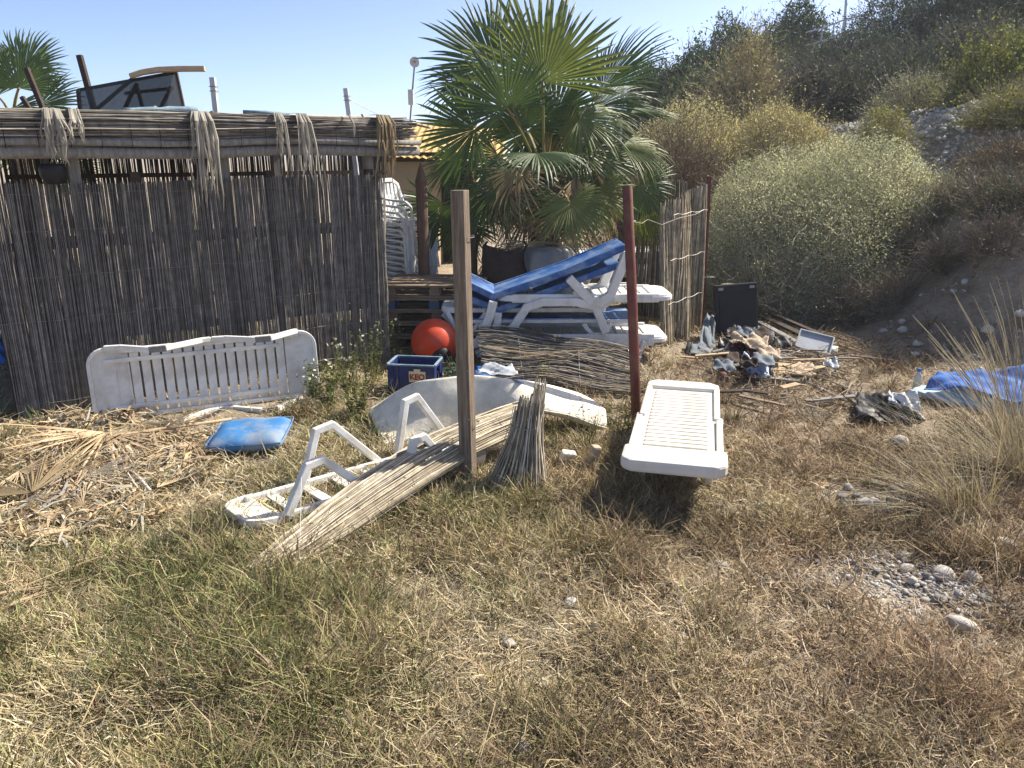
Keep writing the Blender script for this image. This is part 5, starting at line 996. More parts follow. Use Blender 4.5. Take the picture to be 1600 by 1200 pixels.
# ---- upturned grey tub and brown fabric chair in the junk behind the loungers
tb = at(858, 415, 9.2); tub = thing('grey_tub', 'upturned grey plastic tub with fluted sides behind the blue lounger', 'tub', (tb.x, 9.25, 0)); n = 48; mb = MB(); rows = [(.31, .0), (.305, .5), (.30, .86), (.285, 1.02), (.27, 1.06), (.235, 1.085), (.002, 1.09)]
for k, (r_, z_) in enumerate(rows):
    for j in range(n):
        a = 2 * math.pi * j / n; fl2 = (1 + .05 * math.cos(a * 8)) if k < 4 else 1; mb.v.append((r_ * fl2 * math.cos(a), r_ * .8 * fl2 * math.sin(a), z_))
for k in range(len(rows) - 1):
    for j in range(n): mb.f.append((k * n + j, k * n + (j + 1) % n, (k + 1) * n + (j + 1) % n, (k + 1) * n + j))
obj('shell', mb.mesh('shell'), MT['grey_tub'], tub, smooth=True); obj('rim', MB().tube([(.325 * math.cos(a), .26 * math.sin(a), .02) for a in np.linspace(0, 6.283, 30)], .02, 6).mesh('rim'), MT['grey_tub'], tub)
bx = at(790, 420, 9.0); bch = thing('fabric_chair', 'dark brown fabric folding chair slumped next to the grey tub', 'chair', (bx.x, 9.15, 0)); rr = random.Random(4)
P = [[Vector(((j / 7 - .5) * .52 + .03 * math.sin(i), -.1 + .28 * i / 7 - .1 * math.sin(j / 7 * 3.14), .55 + .55 * i / 7 - .06 * math.sin(j / 7 * 3.14) + rr.gauss(0, .01))) for j in range(8)] for i in range(8)]
obj('sling', MB().grid(P).mesh('sling'), MT['brown_cloth'], bch, solid=.015, smooth=True)
for s in (-1, 1):
    obj('frame_tube', MB().tube([(s * .27, -.12, 0), (s * .27, -.1, .5), (s * .27, .16, 1.08), (s * .22, .18, 1.14)], .014, 8).mesh('frame_tube'), MT['black'], bch, smooth=True); obj('frame_tube', MB().tube([(s * .26, .22, 0), (s * .26, -.05, .56)], .014, 8).mesh('frame_tube'), MT['black'], bch, smooth=True)
obj('front_panel', MB().grid([[Vector(((j / 7 - .5) * .5, -.14 + .02 * math.sin(j * 2.1 + i), .15 + .42 * i / 5)) for j in range(8)] for i in range(6)]).mesh('front_panel'), MT['brown_cloth'], bch, solid=.01, smooth=True)

# ---- cream foam mat arched over the rubbish
fr = [(600, 702, .02), (650, 697, .02), (700, 686, .04), (757, 655, .17), (810, 628, .31), (850, 640, .24), (900, 652, .15), (948, 668, .06)]
bk_ = [(574, 641, .10), (625, 608, .34), (672, 592, .46), (730, 587, .48), (790, 590, .46), (850, 600, .36), (905, 613, .24), (946, 640, .13)]
FR = [G(*p) for p in fr]; BK = [G(*p) for p in bk_]; P = []
for i in range(29):
    t = i / 28; a, b = cat(FR, t), cat(BK, t); row = []
    for j in range(10): v_ = j / 9; p = a.lerp(b, v_); p.z += .035 * math.sin(v_ * math.pi) + .006 * math.sin(i * .9 + j); row.append(p)
    P.append(row)
cm_ = thing('foam_mat', 'dirty cream foam mattress arched over the rubbish behind the squared post', 'mattress', (-.1, 5.8, 0))
wpart(cm_, 'mattress', MB().grid(P), MT['cream'], solid=.055, smooth=True, subs=1)
wpart(cm_, 'piping', MB().tube([r_[0] + Vector((0, -.004, -.004)) for r_ in P], .006, 6), MT['cream'], smooth=True)
cut = cat(BK, .62); wpart(cm_, 'blue_patch', MB().add([cut + Vector((-.06, -.02, .012)), cut + Vector((.07, -.02, .006)), cut + Vector((.02, -.14, .035))], [(0, 2, 1)]), MT['tarp'])
# crumpled sheets
def crumple(name, label, cat_, quad, nu, nv, amp, seed, m, subs=1, solid=.004, group=None, fold=6.0, parts=None):
    nu = nu * 2 + 4; nv = nv * 2 + 4; subs = 0; rg_ = random.Random(seed); q_ = [Vector(p) for p in quad]; P = []; ph = [rg_.uniform(0, 6) for _ in range(8)]
    for i in range(nu):
        row = []
        for j in range(nv):
            a, b = i / (nu - 1), j / (nv - 1); p = (q_[0] * (1 - a) + q_[1] * a) * (1 - b) + (q_[3] * (1 - a) + q_[2] * a) * b
            hgt = abs(math.sin(a * fold + ph[0] + b * 2)) * abs(math.sin(b * fold * .8 + ph[1] + a * 3)) + .3 * abs(math.sin(a * fold * 2.7 + b * fold * 1.9 + ph[2])) + .22 * abs(math.sin(a * fold * 1.7 - b * fold * 3.3 + ph[3])) + .14 * abs(math.sin(a * fold * 5.1 + b * fold * 4.3 + ph[4])) + rg_.uniform(0, .05)
            ed = .06 * math.sin((a if j in (0, nv - 1) else b) * 17 + ph[5]); p += Vector((amp * .35 * math.sin(b * 11 + ph[6]) * (.3 + ed), amp * .35 * math.sin(a * 9 + ph[7]), amp * hgt)); row.append(p)
        P.append(row)
    base = sum(q_, Vector()) / 4; base.z = min(p.z for p in q_); root = thing(name, label, cat_, base, group=group); wpart(root, 'sheet', MB().grid(P), MT[m], solid=solid, smooth=True); return root
def gq(*p): return [G(x, y, z) for x, y, z in p]
tp_ = crumple('blue_tarpaulin', 'crumpled bright blue plastic sheet tucked behind the cream mattress', 'tarpaulin', gq((742, 605, .02), (852, 612, .02), (835, 578, .08), (745, 578, .12)), 12, 9, .07, 3, 'tarp', fold=3)
crumple('plastic_sheet', 'crumpled pale plastic sheet lying on the blue one', 'plastic sheet', gq((745, 590, .16), (810, 590, .18), (800, 574, .2), (752, 576, .2)), 9, 7, .04, 4, 'plastic_bag', fold=4)
0 and crumple('plastic_sheet', 'torn dark plastic lying left of the cream mattress end', 'plastic sheet', gq((545, 690, .02), (590, 700, .02), (580, 655, .05), (560, 660, .04)), 8, 6, .1, 14, 'grey_cloth')

# ---- blue cushion
cq = thing('cushion', 'faded blue vinyl cushion with dirty top lying in front of the leaning lounger', 'cushion', (-2.0, 5.55, tz1(-2.0, 5.55) + .005), (R(2), R(-2), R(5)))
mb = MB(); nu, nv = 11, 9
for lay, sg in ((0, 1), (1, -1)):
    P = []
    for i in range(nu):
        row = []
        for j in range(nv):
            a, b = i / (nu - 1) * 2 - 1, j / (nv - 1) * 2 - 1; puff = (1 - abs(a) ** 5) ** .5 * (1 - abs(b) ** 5) ** .5
            row.append(Vector((a * .28 * (1 - .05 * abs(b) ** 4), b * .27 * (1 - .05 * abs(a) ** 4), .075 + sg * (.022 + .05 * puff) + .006 * math.sin(a * 7 + b * 4))))
        P.append(row if sg > 0 else row[::-1])
    mb.grid(P)
nb = nu * nv; per = [(i, 0) for i in range(nu)] + [(nu - 1, j) for j in range(1, nv)] + [(i, nv - 1) for i in range(nu - 2, -1, -1)] + [(0, j) for j in range(nv - 2, 0, -1)]
for k in range(len(per)):
    (i, j), (i2, j2) = per[k], per[(k + 1) % len(per)]; mb.f.append((i * nv + j, nb + i * nv + (nv - 1 - j), nb + i2 * nv + (nv - 1 - j2), i2 * nv + j2))
obj('cover', mb.mesh('cover'), MT['blue_cush'], cq, smooth=True, subs=1)
obj('seam', MB().tube([(.28 * math.cos(a) * (1 if abs(math.cos(a)) > 2 else 1 / max(abs(math.cos(a)), abs(math.sin(a)))), .27 * math.sin(a) / max(abs(math.cos(a)), abs(math.sin(a))), .1) for a in np.linspace(0, 6.283, 40)], .005, 5).mesh('seam'), MT['blue_cush'], cq)

# ---- dead palm litter on the left
def litter(label, px, py, dpx, dpy,  rp_, seed, sp=130, m='palm_litter', z=.05, keep=.9, tilt=.25, n=26, stalk=0):
    p = G(px, py, z); d = G(dpx, dpy, z * .5) - p; rr = random.Random(seed); root = thing('dead_palm_leaf', label, 'palm leaf', (p.x, p.y, 0), group='dead palm leaves by the fence')
    Rl = d.length * .9; o = place_leaf(root, p, d, (rr.uniform(-tilt, tilt), -.25 + rr.uniform(-tilt, tilt), 1), Rl, sp, .03, MT[m], seed, n=n, fuse=.22, name='blade', tipdroop=.15, ragged=.4, keep=keep * .9, cup=.2)
    if stalk:
        e = p - d.normalized() * stalk; e.z = .03; wpart(root, 'petiole', MB().sweep([e, p.lerp(e, .5) + Vector((0, 0, .01)), p], [.035, .03, .022], [.012, .012, .01]), MT['petiole'] if seed % 3 else MT['palm_litter'], bevel=.003)
    return root
litter('broad tan dead palm leaf at the corner of the reed fence', 100, 682, 10, 745, 0, 1, 150, n=34, z=.12)
litter('tan dead palm leaf with spread fingers below the leaning lounger', 165, 675, 190, 760, 0, 2, 160, z=.1)
litter('curled pale dead leaf in front of the broad tan one', 100, 740, 175, 775, 0, 3, 120, z=.09)
litter('shredded dead leaf between the cushion and the fence corner', 250, 672, 300, 730, 0, 4, 150, z=.07)
litter('dark shredded dead leaf under the long stalk', 205, 665, 250, 712, 0, 5, 140, m='palm_dead', z=.06)
litter('long dead frond stretching along the ground past the fence corner', 40, 815, 210, 785, 0, 6, 40, n=16, z=.05, stalk=1.0)
litter('fan of dead leaf beside the white stick', 245, 762, 312, 728, 0, 7, 70, n=16, z=.04)
litter('yellowish dead leaf with thin strands at the left', 50, 770, 5, 690, 0, 8, 140, m='palm_dead', z=.1)
litter('grey dead leaf lying under the yellowish one', 20, 790, 90, 810, 0, 9, 110, m='palm_grey', z=.05)
litter('pale dead leaf half buried in the litter heap', 130, 790, 60, 790, 0, 10, 120, z=.07)
litter('dry brown dead leaf at the far edge of the litter heap', 60, 665, 0, 690, 0, 11, 110, m='palm_dead', z=.06)
litter('tan dead leaf with broken tips beside the blue cushion', 300, 690, 262, 745, 0, 12, 130, z=.05)
litter('tattered dead leaf in the middle of the litter heap', 150, 735, 215, 770, 0, 13, 150, m='palm_grey', z=.08)
litter('tan tattered leaf flat on the sand at the picture edge of the heap', 30, 735, 95, 765, 0, 14, 140, z=.1)
litter('weathered tan frond lying past the wood block', 10, 925, 190, 885, 0, 15, 26, n=12, z=.05, stalk=.6)
litter('flat ochre frond base lying below the weathered frond', 5, 950, 110, 905, 0, 16, 22, n=9, z=.04, stalk=.5)
rg = np.random.default_rng(71); n = 2400; px = rg.uniform(-20, 345, n); py = 655 + 205 * rg.random(n) ** 1.3; keep = (vnoise(px, py, 40, 3) > .3) & (py < 880 - .25 * px); px, py = px[keep], py[keep]; n = len(px)
B = np.array([G(a, b) for a, b in zip(px, py)]); az = rg.random(n) * 6.28; L_ = rg.uniform(.08, .36, n); t = np.linspace(-.5, .5, 5)
P = B[:, None] + np.stack([np.cos(az)[:, None] * L_[:, None] * t, np.sin(az)[:, None] * L_[:, None] * t, (.02 + .07 * rg.random(n))[:, None] + rg.normal(0, .25, (n, 1)) * L_[:, None] * t + .02 * np.sin(t * 6 + az[:, None])], -1); P[..., 2] = np.maximum(P[..., 2], .012) + tz(P[..., 0], P[..., 1])
sd = np.stack([-np.sin(az), np.cos(az), rg.normal(0, .4, n)], -1)
v, q, c = strips(P, rg.uniform(.005, .02, (n, 1)) * np.array([.5, 1, 1, .8, .2]), sd, np.array([(.58, .45, .28), (.44, .32, .18), (.62, .52, .36), (.3, .22, .14), (.5, .47, .4)])[rg.integers(0, 5, n)] * rg.uniform(.6, 1.2, (n, 1)))
o = obj('leaf_litter', mesh_np('leaf_litter', v, q, c), MT['grass'], kind='stuff'); tag(o, 'shredded tan palm litter strewn in front of the fence corner', 'litter')
def stick(label, pts, r_, m='wood_grey', cat_='stick', name='stick', group=None):
    P = [G(*p) for p in pts]; o = obj(name, MB().tube([p - P[0] for p in P], [r_ * (1 - .4 * k / len(P)) for k in range(len(P))], 7).mesh(name), MT[m], loc=P[0], smooth=True); tag(o, label, cat_, group)
stick('long pale palm stalk lying along the foot of the leaning lounger', [(125, 692, .10), (190, 680, .09), (270, 668, .08), (362, 655, .1)], .016, 'wood_pale', 'stalk', 'palm_stalk')
stick('white bent stick in the palm litter', [(205, 738, .03), (218, 748, .05), (234, 766, .03)], .016, 'stone')
stick('grey curved branch in the palm litter', [(45, 810, .03), (75, 785, .07), (98, 770, .09), (106, 750, .08)], .014)
stick('thin grey branch lying below the palm litter', [(0, 838, .02), (60, 822, .03), (130, 800, .05), (200, 790, .03)], .016)
stick('thin stick pointing from the sand to the upturned lounger', [(365, 803, .02), (400, 790, .03), (428, 775, .04)], .014, 'wood_pale')
stick('long split cane lying in the foreground grass', [(868, 1128, .03), (940, 1150, .035), (1030, 1180, .03), (1110, 1205, .03)], .009, 'wood_grey', 'cane', 'cane')
stick('bunch of bleached reed ends lying in the grass', [(650, 1004, .03), (700, 992, .04), (755, 978, .05)], .010, 'palm_litter', 'reed', 'reed_piece')
stick('grey stick half hidden in the green grass', [(425, 1030, .03), (480, 1036, .04), (545, 1030, .04)], .008)
stick('dark twig lying beside the grey stick', [(290, 1020, .02), (325, 1018, .04), (370, 1036, .03)], .010, 'wood_dark')
stick('thin upright dry stalk at the lower left', [(105, 1180, .0), (130, 1125, .07), (155, 1072, .13)], .004, 'palm_litter', 'stalk', 'dry_stalk')
stick('white bone-like stick at the bottom of the grass', [(305, 1165, .03), (316, 1178, .035), (318, 1198, .02)], .009, 'stone')
stick('thin white stalk standing before the reed mat tip', [(470, 920, .0), (468, 860, .12), (470, 795, .25), (471, 725, .36)], .0018, 'white_metal', 'stalk', 'dry_stalk')
bwk = obj('wood_block', MB().box((0, 0, 0), (.22, .07, .06)).mesh('wood_block'), MT['wood_pale'], loc=G(85, 836, .035), bevel=.004); bwk.rotation_euler = (0, 0, R(22)); tag(bwk, 'pale sawn wood block lying on the sand', 'wood block')
# small white pieces near the reed bundle
def chunk(name, label, cat_, px, py, dims, rot, m, z=None): o = obj(name, MB().box((0, 0, 0), dims).mesh(name), MT[m], loc=G(px, py, z if z is not None else dims[2] / 2 + .01), bevel=min(dims) * .25); o.rotation_euler = rot; tag(o, label, cat_); return o
chunk('paint_tin_piece', 'orange and white painted block standing in the grass beside the ribbed lounger', 'block', 926, 716, (.07, .06, .2), (.15, .2, .4), 'beige_cloth', .10)
chunk('foam_piece', 'dirty white foam piece in the grass right of the reed bundle', 'foam', 886, 716, (.11, .06, .12), (.3, .2, .2), 'cream', .07)
# ================================================================== JUNK PILE ON THE RIGHT, STONES
pb = G(1150, 527); bp_ = thing('black_board', 'black plastic panel standing upright on the junk pile by the steel post', 'panel', (pb.x, pb.y, 0), (R(-8), R(-3), R(10)))
obj('panel', MB().box((0, 0, .33), (.53, .07, .64)).mesh('panel'), MT['black'], bp_, bevel=.012); obj('inner_sheet', MB().box((0, -.038, .30), (.44, .008, .48)).mesh('inner_sheet'), MT['black'], bp_, bevel=.003)
obj('side_flange', MB().box((.27, .08, .33), (.02, .2, .62)).mesh('side_flange'), MT['black'], bp_, bevel=.004)
for k in range(2): obj('bracket', MB().box((-.2 + .4 * k, -.045, .6), (.06, .02, .03)).mesh('bracket'), MT['wire'], bp_)
for k, (a, b, w, m) in enumerate([((1187, 492, .16), (1272, 532, .06), .10, 'wood_dark'), ((1185, 503, .12), (1245, 535, .05), .08, 'wood_grey'), ((1196, 486, .2), (1285, 524, .1), .07, 'wood_dark')]):
    pa, pb_ = G(*a), G(*b); bar('plank', ['broad dark plank sloping down from the black panel', 'grey plank in front of the broad dark one', 'narrow dark plank behind the broad one'][k], 'plank', pa, pb_, w, .03, m)
stk_ = [((1285, 520), (1362, 548)), ((1290, 527), (1358, 552)), ((1272, 516), (1345, 536)), ((1282, 534), (1350, 552)), ((1300, 520), (1372, 542)), ((1290, 515), (1340, 531))]
for a, b in stk_:
    pa, pb_ = G(*a, .05), G(*b, .03); o = obj('straw_cane', MB().tube([Vector((0, 0, 0)), (pb_ - pa) / 2 + Vector((0, 0, .02)), pb_ - pa], [.011, .012, .008], 7).mesh('straw_cane'), MT['palm_litter'], loc=pa); tag(o, 'straw coloured cane in the bundle right of the dark planks', 'cane', 'canes by the dark planks')
tr = G(1270, 560); tray = thing('grey_tray', 'grey plastic panel leaning on the junk pile', 'tray', (tr.x, tr.y + .05, .05), (R(34), R(10), R(-24)))
obj('base', MB().box((0, .15, 0), (.36, .26, .015)).mesh('base'), MT['panel'], tray, bevel=.004); obj('rim', MB().sweep([(-.18, .02, .012), (.18, .02, .012), (.18, .28, .012), (-.18, .28, .012), (-.18, .03, .012)], .02, .03).mesh('rim'), MT['panel'], tray)
crumple('red_cloth', 'dark red rag on the junk pile below the black panel', 'rag', gq((1140, 560, .05), (1185, 565, .05), (1190, 540, .16), (1138, 538, .14)), 10, 8, .05, 21, 'red_cloth')
crumple('beige_cloth', 'beige cloth strip lying over the red rag', 'rag', gq((1140, 540, .16), (1200, 556, .16), (1198, 534, .2), (1145, 528, .2)), 10, 6, .06, 22, 'beige_cloth')
crumple('dark_cloth', 'dark crumpled cloth topping the junk pile', 'rag', gq((1148, 532, .2), (1180, 532, .2), (1178, 518, .24), (1150, 518, .24)), 8, 6, .05, 23, 'grey_cloth')
crumple('grey_cloth', 'grey blue trouser leg hanging beside the torn reed screen', 'cloth', gq((1090, 552, .01), (1116, 548, .02), (1118, 496, .22), (1100, 500, .2)), 8, 6, .05, 24, 'grey_cloth')
crumple('plastic_bag', 'pale blue plastic bag in front of the junk pile', 'bag', gq((1165, 585, .04), (1204, 602, .02), (1200, 570, .14), (1160, 562, .16)), 9, 8, .06, 25, 'bag_blue')
crumple('plastic_bag', 'white plastic bag at the end of the grey panel', 'bag', gq((1285, 585, .01), (1310, 585, .01), (1308, 566, .05), (1288, 566, .05)), 7, 6, .05, 26, 'plastic_bag')
bx_ = G(1236, 592); cb2 = thing('wooden_box', 'broken pale wooden box lid lying in front of the junk pile', 'box', (bx_.x, bx_.y, .04), (R(18), R(4), R(-6)))
for k in range(4): obj('plank', MB().box((0, -.09 + k * .075, .02 + .004 * (k % 2)), (.38, .066, .014)).mesh('plank'), MT['wood_pale'], cb2, bevel=.002)
for s in (-1, 1): obj('batten', MB().box((s * .16, .02, .005), (.03, .28, .014)).mesh('batten'), MT['wood_pale'], cb2)
for k, (pts, lab) in enumerate([([(1105, 552, .05), (1125, 540, .1), (1150, 548, .12), (1180, 556, .1), (1215, 560, .06), (1250, 548, .12)], 'pale cable looping over the red rag'), ([(1122, 575, .02), (1128, 555, .08), (1140, 535, .16), (1152, 525, .22)], 'white hose piece standing against the rags'), ([(1185, 565, .08), (1220, 548, .16), (1255, 552, .1), (1275, 556, .08)], 'thin dark cable between rags and grey panel')]):
    P = [G(*p) for p in pts]; Q = [cat(P, t) for t in np.linspace(0, 1, 24)]; o = obj('cable', MB().tube([p - Q[0] for p in Q], .010 if k < 2 else .006, 7).mesh('cable'), MT['cable'] if k != 1 else MT['white'], loc=Q[0], smooth=True); tag(o, lab, 'cable')
for k, (a, b, m, lab) in enumerate([((1310, 600, .03), (1402, 652, .05), 'wood_grey', 'weathered grey plank lying over the black sack'), ((1318, 606, .06), (1395, 662, .07), 'wood_dark', 'dark plank lying next to the grey one on the sack'), ((1262, 598, .03), (1325, 628, .05), 'wood_grey', 'short grey stick in the twigs before the sack')]):
    bar('plank', lab, 'plank', G(*a), G(*b), .05 - .012 * k, .025, m)
crumple('black_sack', 'black rubbish sack lying in the dry grass below the planks', 'sack', gq((1335, 668, .01), (1440, 672, .01), (1425, 632, .1), (1340, 622, .08)), 12, 9, .07, 27, 'black', solid=.01, fold=4.0)
crumple('white_sack', 'white crumpled plastic sack lying on the black sack', 'sack', gq((1388, 642, .10), (1436, 648, .08), (1430, 624, .16), (1390, 620, .16)), 9, 8, .06, 28, 'plastic_bag')
rr = random.Random(8)
for k in range(90):
    px, py = (rr.uniform(1195, 1340), rr.uniform(590, 655)) if k < 50 else (rr.uniform(1095, 1300), rr.uniform(535, 600)); p = G(px, py, .03); a = rr.uniform(0, 3.14); L_ = rr.uniform(.12, .4); d = Vector((math.cos(a), math.sin(a) * .7, rr.uniform(-.05, .3))) * L_
    o = obj('twig', MB().tube([-d / 2, Vector((rr.gauss(0, .02), rr.gauss(0, .02), .02)), d / 2], [.006, .005, .003], 5).mesh('twig'), MT[['wood_grey', 'wood_dark', 'palm_litter'][k % 3]], loc=p + Vector((0, 0, abs(d.z) / 2))); tag(o, 'dry twig in the brushwood around the junk pile', 'twig', 'brushwood before the junk pile')
cd2 = G(1350, 600); o = obj('cardboard_piece', MB().add([(-.09, 0, 0), (.06, 0, .01), (.05, .1, .16), (-.09, .008, 0), (.06, .008, .01), (.05, .108, .16)], [(0, 1, 2), (5, 4, 3), (0, 3, 4, 1), (1, 4, 5, 2), (2, 5, 3, 0)]).mesh('cardboard_piece'), MT['card'], loc=cd2); tag(o, 'torn cardboard triangle sticking out of the dry grass', 'cardboard')
rg = np.random.default_rng(72); n = 900; px = rg.normal(1215, 75, n); py = rg.normal(575, 32, n); keep = (px > 1085) & (px < 1420) & (py > 515); px, py = px[keep], py[keep]; n = len(px)
B = np.array([G(a, b) for a, b in zip(px, py)]); az = rg.random(n) * 6.28; L_ = rg.uniform(.05, .3, n); t = np.linspace(-.5, .5, 4)
P = B[:, None] + np.stack([np.cos(az)[:, None] * L_[:, None] * t, np.sin(az)[:, None] * L_[:, None] * t, (.02 + .10 * rg.random(n))[:, None] + rg.normal(0, .35, (n, 1)) * L_[:, None] * t], -1); P[..., 2] = np.maximum(P[..., 2], .01) + tz(P[..., 0], P[..., 1])
v, q, c = tubes(P, rg.uniform(.0015, .005, (n, 1)) * np.array([1, .9, .8, .5]), 4, np.array([(.3, .25, .19), (.16, .12, .09), (.45, .37, .25), (.08, .065, .05)])[rg.integers(0, 4, n)])
o = obj('brushwood', mesh_np('brushwood', v, q, c), MT['twig'], kind='stuff'); tag(o, 'tangle of fine dry brushwood under the junk pile', 'brushwood')
# tarp corner at the right edge
lb = thing('pale_blue_board', 'pale turquoise foam board lying under the blue tarpaulin', 'board', G(1500, 640))
Q = gq((1422, 612, .09), (1580, 650, .02), (1640, 620, .16), (1440, 600, .13)); wpart(lb, 'board', MB().grid([[Q[0].lerp(Q[1], i / 12).lerp(Q[3].lerp(Q[2], i / 12), j / 5) + Vector((0, 0, .012 * math.sin(i * .8 + j))) for j in range(6)] for i in range(13)]), MT['tarp_pale'], solid=.04, smooth=True)
wpart(lb, 'edge_strip', MB().tube([Q[0].lerp(Q[1], i / 12) + Vector((0, -.005, -.01)) for i in range(13)], .012, 6), MT['plastic_bag'])
crumple('blue_tarpaulin', 'crumpled deep blue tarpaulin heaped behind the straw tussock', 'tarpaulin', gq((1438, 614, .12), (1625, 640, .08), (1640, 578, .30), (1468, 590, .20)), 16, 11, .07, 31, 'tarp', fold=2.2)
bo = G(1431, 612); bt = thing('bottle', 'clear plastic bottle with blue cap standing at the end of the turquoise board', 'bottle', bo)
mb = MB(); lathe(mb, (0, 0, 0), [(.002, 0), (.036, .002), (.038, .03), (.034, .06), (.038, .09), (.037, .15), (.016, .19), (.014, .205)], 18); obj('body', mb.mesh('body'), MT['bottle'], bt, smooth=True); mb = MB(); lathe(mb, (0, 0, 0), [(.018, .2), (.018, .23), (.002, .232)], 14); obj('cap', mb.mesh('cap'), MT['cap'], bt)
# blue cover and pale slab seen past the left end of the fence
crumple('blue_cover', 'deep blue cloth cover seen past the left end of the reed fence', 'cover', [at(-70, 585, 7.3), at(22, 585, 7.3), at(18, 535, 7.6), at(-70, 540, 7.6)], 8, 7, .10, 41, 'tarp')
chunk('sandy_slab', 'pale slab lying behind the left end of the reed fence', 'slab', -10, 520, (.7, .5, .12), (0, 0, .3), 'stone', .06)
bst = at(1138, 452, 10.0); o = obj('beige_block', MB().box((0, 0, 0), (.24, .2, .5)).mesh('beige_block'), MT['beige_cloth'], loc=(bst.x, 10.0, .35), bevel=.05); o.rotation_euler = (.1, .05, .4); tag(o, 'beige sack leaning behind the black panel', 'sack')
o.location.z = .27

# ---- more scraps in the junk pile
rs_ = random.Random(31)
for k in range(26):
    px, py = rs_.gauss(1165, 42), rs_.uniform(525, 592); w_ = rs_.uniform(12, 26); zz = rs_.uniform(.0, .22) * max(0, 1 - abs(px - 1180) / 90)
    crumple('scrap', 'dark crumpled scrap of cloth or plastic in the junk pile', 'scrap', gq((px - w_, py, zz + .01), (px + w_, py + 4, zz + .01), (px + w_ * .8, py - w_ * .7, zz + .05), (px - w_ * .8, py - w_ * .8, zz + .06)), 5, 4, rs_.uniform(.02, .05), 200 + k, ['grey_cloth', 'black', 'brown_cloth', 'brown_cloth', 'red_cloth', 'beige_cloth', 'black', 'grey_cloth'][k % 8], group='scraps in the junk pile')
for k in range(24):
    px, py = rs_.gauss(1215, 65), rs_.uniform(530, 640); p = G(px, py, .04); a = rs_.uniform(-.9, .6); L_ = rs_.uniform(.18, .55); d = Vector((math.cos(a), math.sin(a), rs_.uniform(-.1, .15))) * L_
    bar('broken_board', 'short broken board lying in the junk pile', 'board', p + Vector((0, 0, .02 + abs(d.z))), p + d + Vector((0, 0, .03 + abs(d.z))), rs_.uniform(.03, .08), .016, ['wood_grey', 'wood_dark', 'wood_pale', 'wood_x'][k % 4], group='broken boards in the junk pile')
for k, (px, py, m_, lab) in enumerate([(1222, 560, 'panel', 'dented grey can lying in the junk pile'), (1182, 575, 'white', 'small white plastic bottle lying by the pale blue bag'), (1300, 548, 'white', 'white plastic tub lying beside the grey panel'), (1130, 590, 'rust', 'rusty can lying in front of the red rag')]):
    c_ = G(px, py, .05); th_ = thing('container', lab, 'container', c_, (R(80), 0, R(30 + 50 * k))); mb = MB(); lathe(mb, (0, 0, 0), [(.002, -.08), (.045, -.08), (.047, .04), (.03, .07), (.018, .09)], 16); obj('body', mb.mesh('body'), MT[m_], th_, smooth=True); mb = MB(); lathe(mb, (0, 0, 0), [(.021, .088), (.021, .105), (.002, .106)], 12); obj('lid', mb.mesh('lid'), MT['cap' if k == 1 else m_], th_)
# ---- stones
def stone_mesh(seed, sub=2):
    import bmesh
    rg_ = random.Random(seed); bm = bmesh.new(); bmesh.ops.create_icosphere(bm, subdivisions=sub, radius=1); ph = [rg_.uniform(0, 6) for _ in range(6)]; sx, sy, sz = rg_.uniform(.8, 1.25), rg_.uniform(.7, 1), rg_.uniform(.45, .7)
    for v in bm.verts:
        c = v.co; k = 1 + .14 * math.sin(c.x * 3 + ph[0]) * math.sin(c.y * 3 + ph[1]) + .1 * math.sin(c.z * 5 + ph[2] + c.x * 2) + rg_.gauss(0, .025); v.co = Vector((c.x * sx, c.y * sy, c.z * sz)) * k
    me = bpy.data.meshes.new('stone'); bm.to_mesh(me); bm.free(); return me
SM = [[stone_mesh(k) for k in range(6)], [stone_mesh(20 + k) for k in range(3)]]
for me in SM[0]: me.materials.append(MT['stone']); me.polygons.foreach_set('use_smooth', np.ones(len(me.polygons), bool))
for me in SM[1]: me.materials.append(MT['stone_grey']); me.polygons.foreach_set('use_smooth', np.ones(len(me.polygons), bool))
rr = random.Random(12)
def stone(px, py, wpx, label, group=None, grey=False, x=None, y=None):
    p = G(px, py); dep = p.y * _c + CAM_H * _s; r_ = wpx / 2 / CAM_F * dep; z0 = tz1(p.x, p.y)
    o = bpy.data.objects.new('stone', rr.choice(SM[1 if grey else 0])); COL.objects.link(o); o.location = (p.x, p.y, z0 + r_ * .38 + .004); o.scale = (r_, r_, r_ * rr.uniform(.8, 1.1)); o.rotation_euler = (rr.gauss(0, .15), rr.gauss(0, .15), rr.uniform(0, 6.28)); tag(o, label, 'stone', group)
stone(891, 943, 26, 'single pale stone in the open grass in front of the reed bundle'); stone(794, 1017, 24, 'whitish stone in the grass below the bleached reed ends'); stone(848, 1070, 24, 'flat yellowish stone near the split cane'); stone(1130, 882, 26, 'white stone in the grass left of the stone patch'); stone(818, 1185, 30, 'white flat stone at the lower edge of the grass')
stone(1192, 905, 17, 'small grey stone beside the white one', grey=True); stone(1208, 940, 18, 'dark grey stone near the small grey one', grey=True); stone(1500, 978, 44, 'largest angular stone of the stone patch'); stone(368, 1071, 14, 'small white chip in the green grass'); stone(1475, 898, 38, 'big pale rounded stone at the top of the stone patch')
stone(1518, 905, 28, 'pale rounded stone right of the big one'); stone(1565, 862, 40, 'long pale stone at the foot of the tussock'); stone(1418, 885, 22, 'pale stone beside the dark hollow at the stone patch'); stone(1352, 790, 24, 'flat white stone under the splayed tussock blades'); stone(1405, 700, 34, 'yellowish stone in the straw below the black sack')
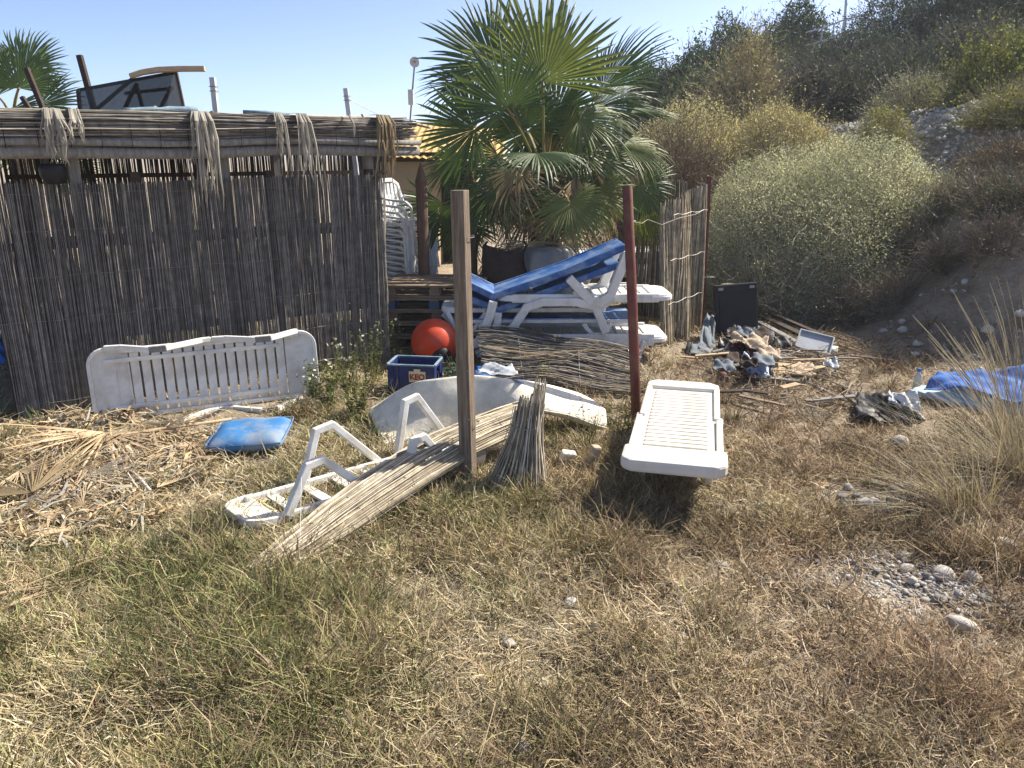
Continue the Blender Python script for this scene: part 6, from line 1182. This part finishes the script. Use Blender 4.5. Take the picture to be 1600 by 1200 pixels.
for k in range(130):
    px, py = rr.gauss(1495, 80), rr.gauss(925, 58)
    if px > 1640 or py < 850: continue
    stone(px, py, rr.choice((rr.uniform(6, 12), rr.uniform(6, 12), rr.uniform(10, 22))), 'pale or grey cobble in the stone patch right of the trodden path', 'cobbles of the stone patch', grey=rr.random() < .15)
for k in range(40):
    stone(rr.gauss(1390, 60), rr.gauss(775, 22), rr.uniform(7, 20), 'small stone in the gravel under the splayed tussock blades', 'stones under the splayed tussock', grey=rr.random() < .4)
for k in range(16):
    stone(rr.uniform(1180, 1440), rr.uniform(845, 1010), rr.uniform(6, 13), 'little stone scattered in the brown grass beside the stone patch', 'scattered little stones', grey=rr.random() < .3)
rb_ = random.Random(55)
for k in range(70):
    x, y = rb_.uniform(4.3, 7.4), rb_.uniform(6.6, 10.2); z0 = tz1(x, y); r_ = rb_.uniform(.02, .075); o = bpy.data.objects.new('stone', rb_.choice(SM[0])); COL.objects.link(o); o.location = (x, y, z0 + r_ * .3); o.scale = (r_, r_, r_); o.rotation_euler = (0, 0, rb_.uniform(0, 6)); tag(o, 'pale stone lodged in the shaded earth bank', 'stone', 'stones in the bank')
for k in range(30):
    x, y = rb_.uniform(7.0, 9.6), rb_.uniform(12.2, 14.6); z0 = tz1(x, y); r_ = rb_.uniform(.05, .13); o = bpy.data.objects.new('stone', rb_.choice(SM[0])); COL.objects.link(o); o.location = (x, y, z0 + r_ * .2); o.scale = (r_, r_, r_ * .7); o.rotation_euler = (0, 0, rb_.uniform(0, 6)); tag(o, 'white boulder in the shingle on the hillside shelf', 'stone', 'boulders on the shingle shelf')

# ---- thin sea haze in the air round the whole place
hm = bpy.data.materials.new('haze'); hm.use_nodes = True; hn = hm.node_tree
hn.nodes.remove(hn.nodes['Principled BSDF']); pv = hn.nodes.new('ShaderNodeVolumePrincipled')
pv.inputs['Color'].default_value = (.84, .91, 1, 1); pv.inputs['Density'].default_value = .0011; pv.inputs['Anisotropy'].default_value = .2
hn.links.new(pv.outputs[0], hn.nodes['Material Output'].inputs['Volume'])
hz = obj('haze', MB().box((0, 320, 6), (840, 790, 15)).mesh('haze'), hm, kind='stuff'); hz['label'] = 'thin pale sea haze filling the air of the place'; hz['category'] = 'haze'
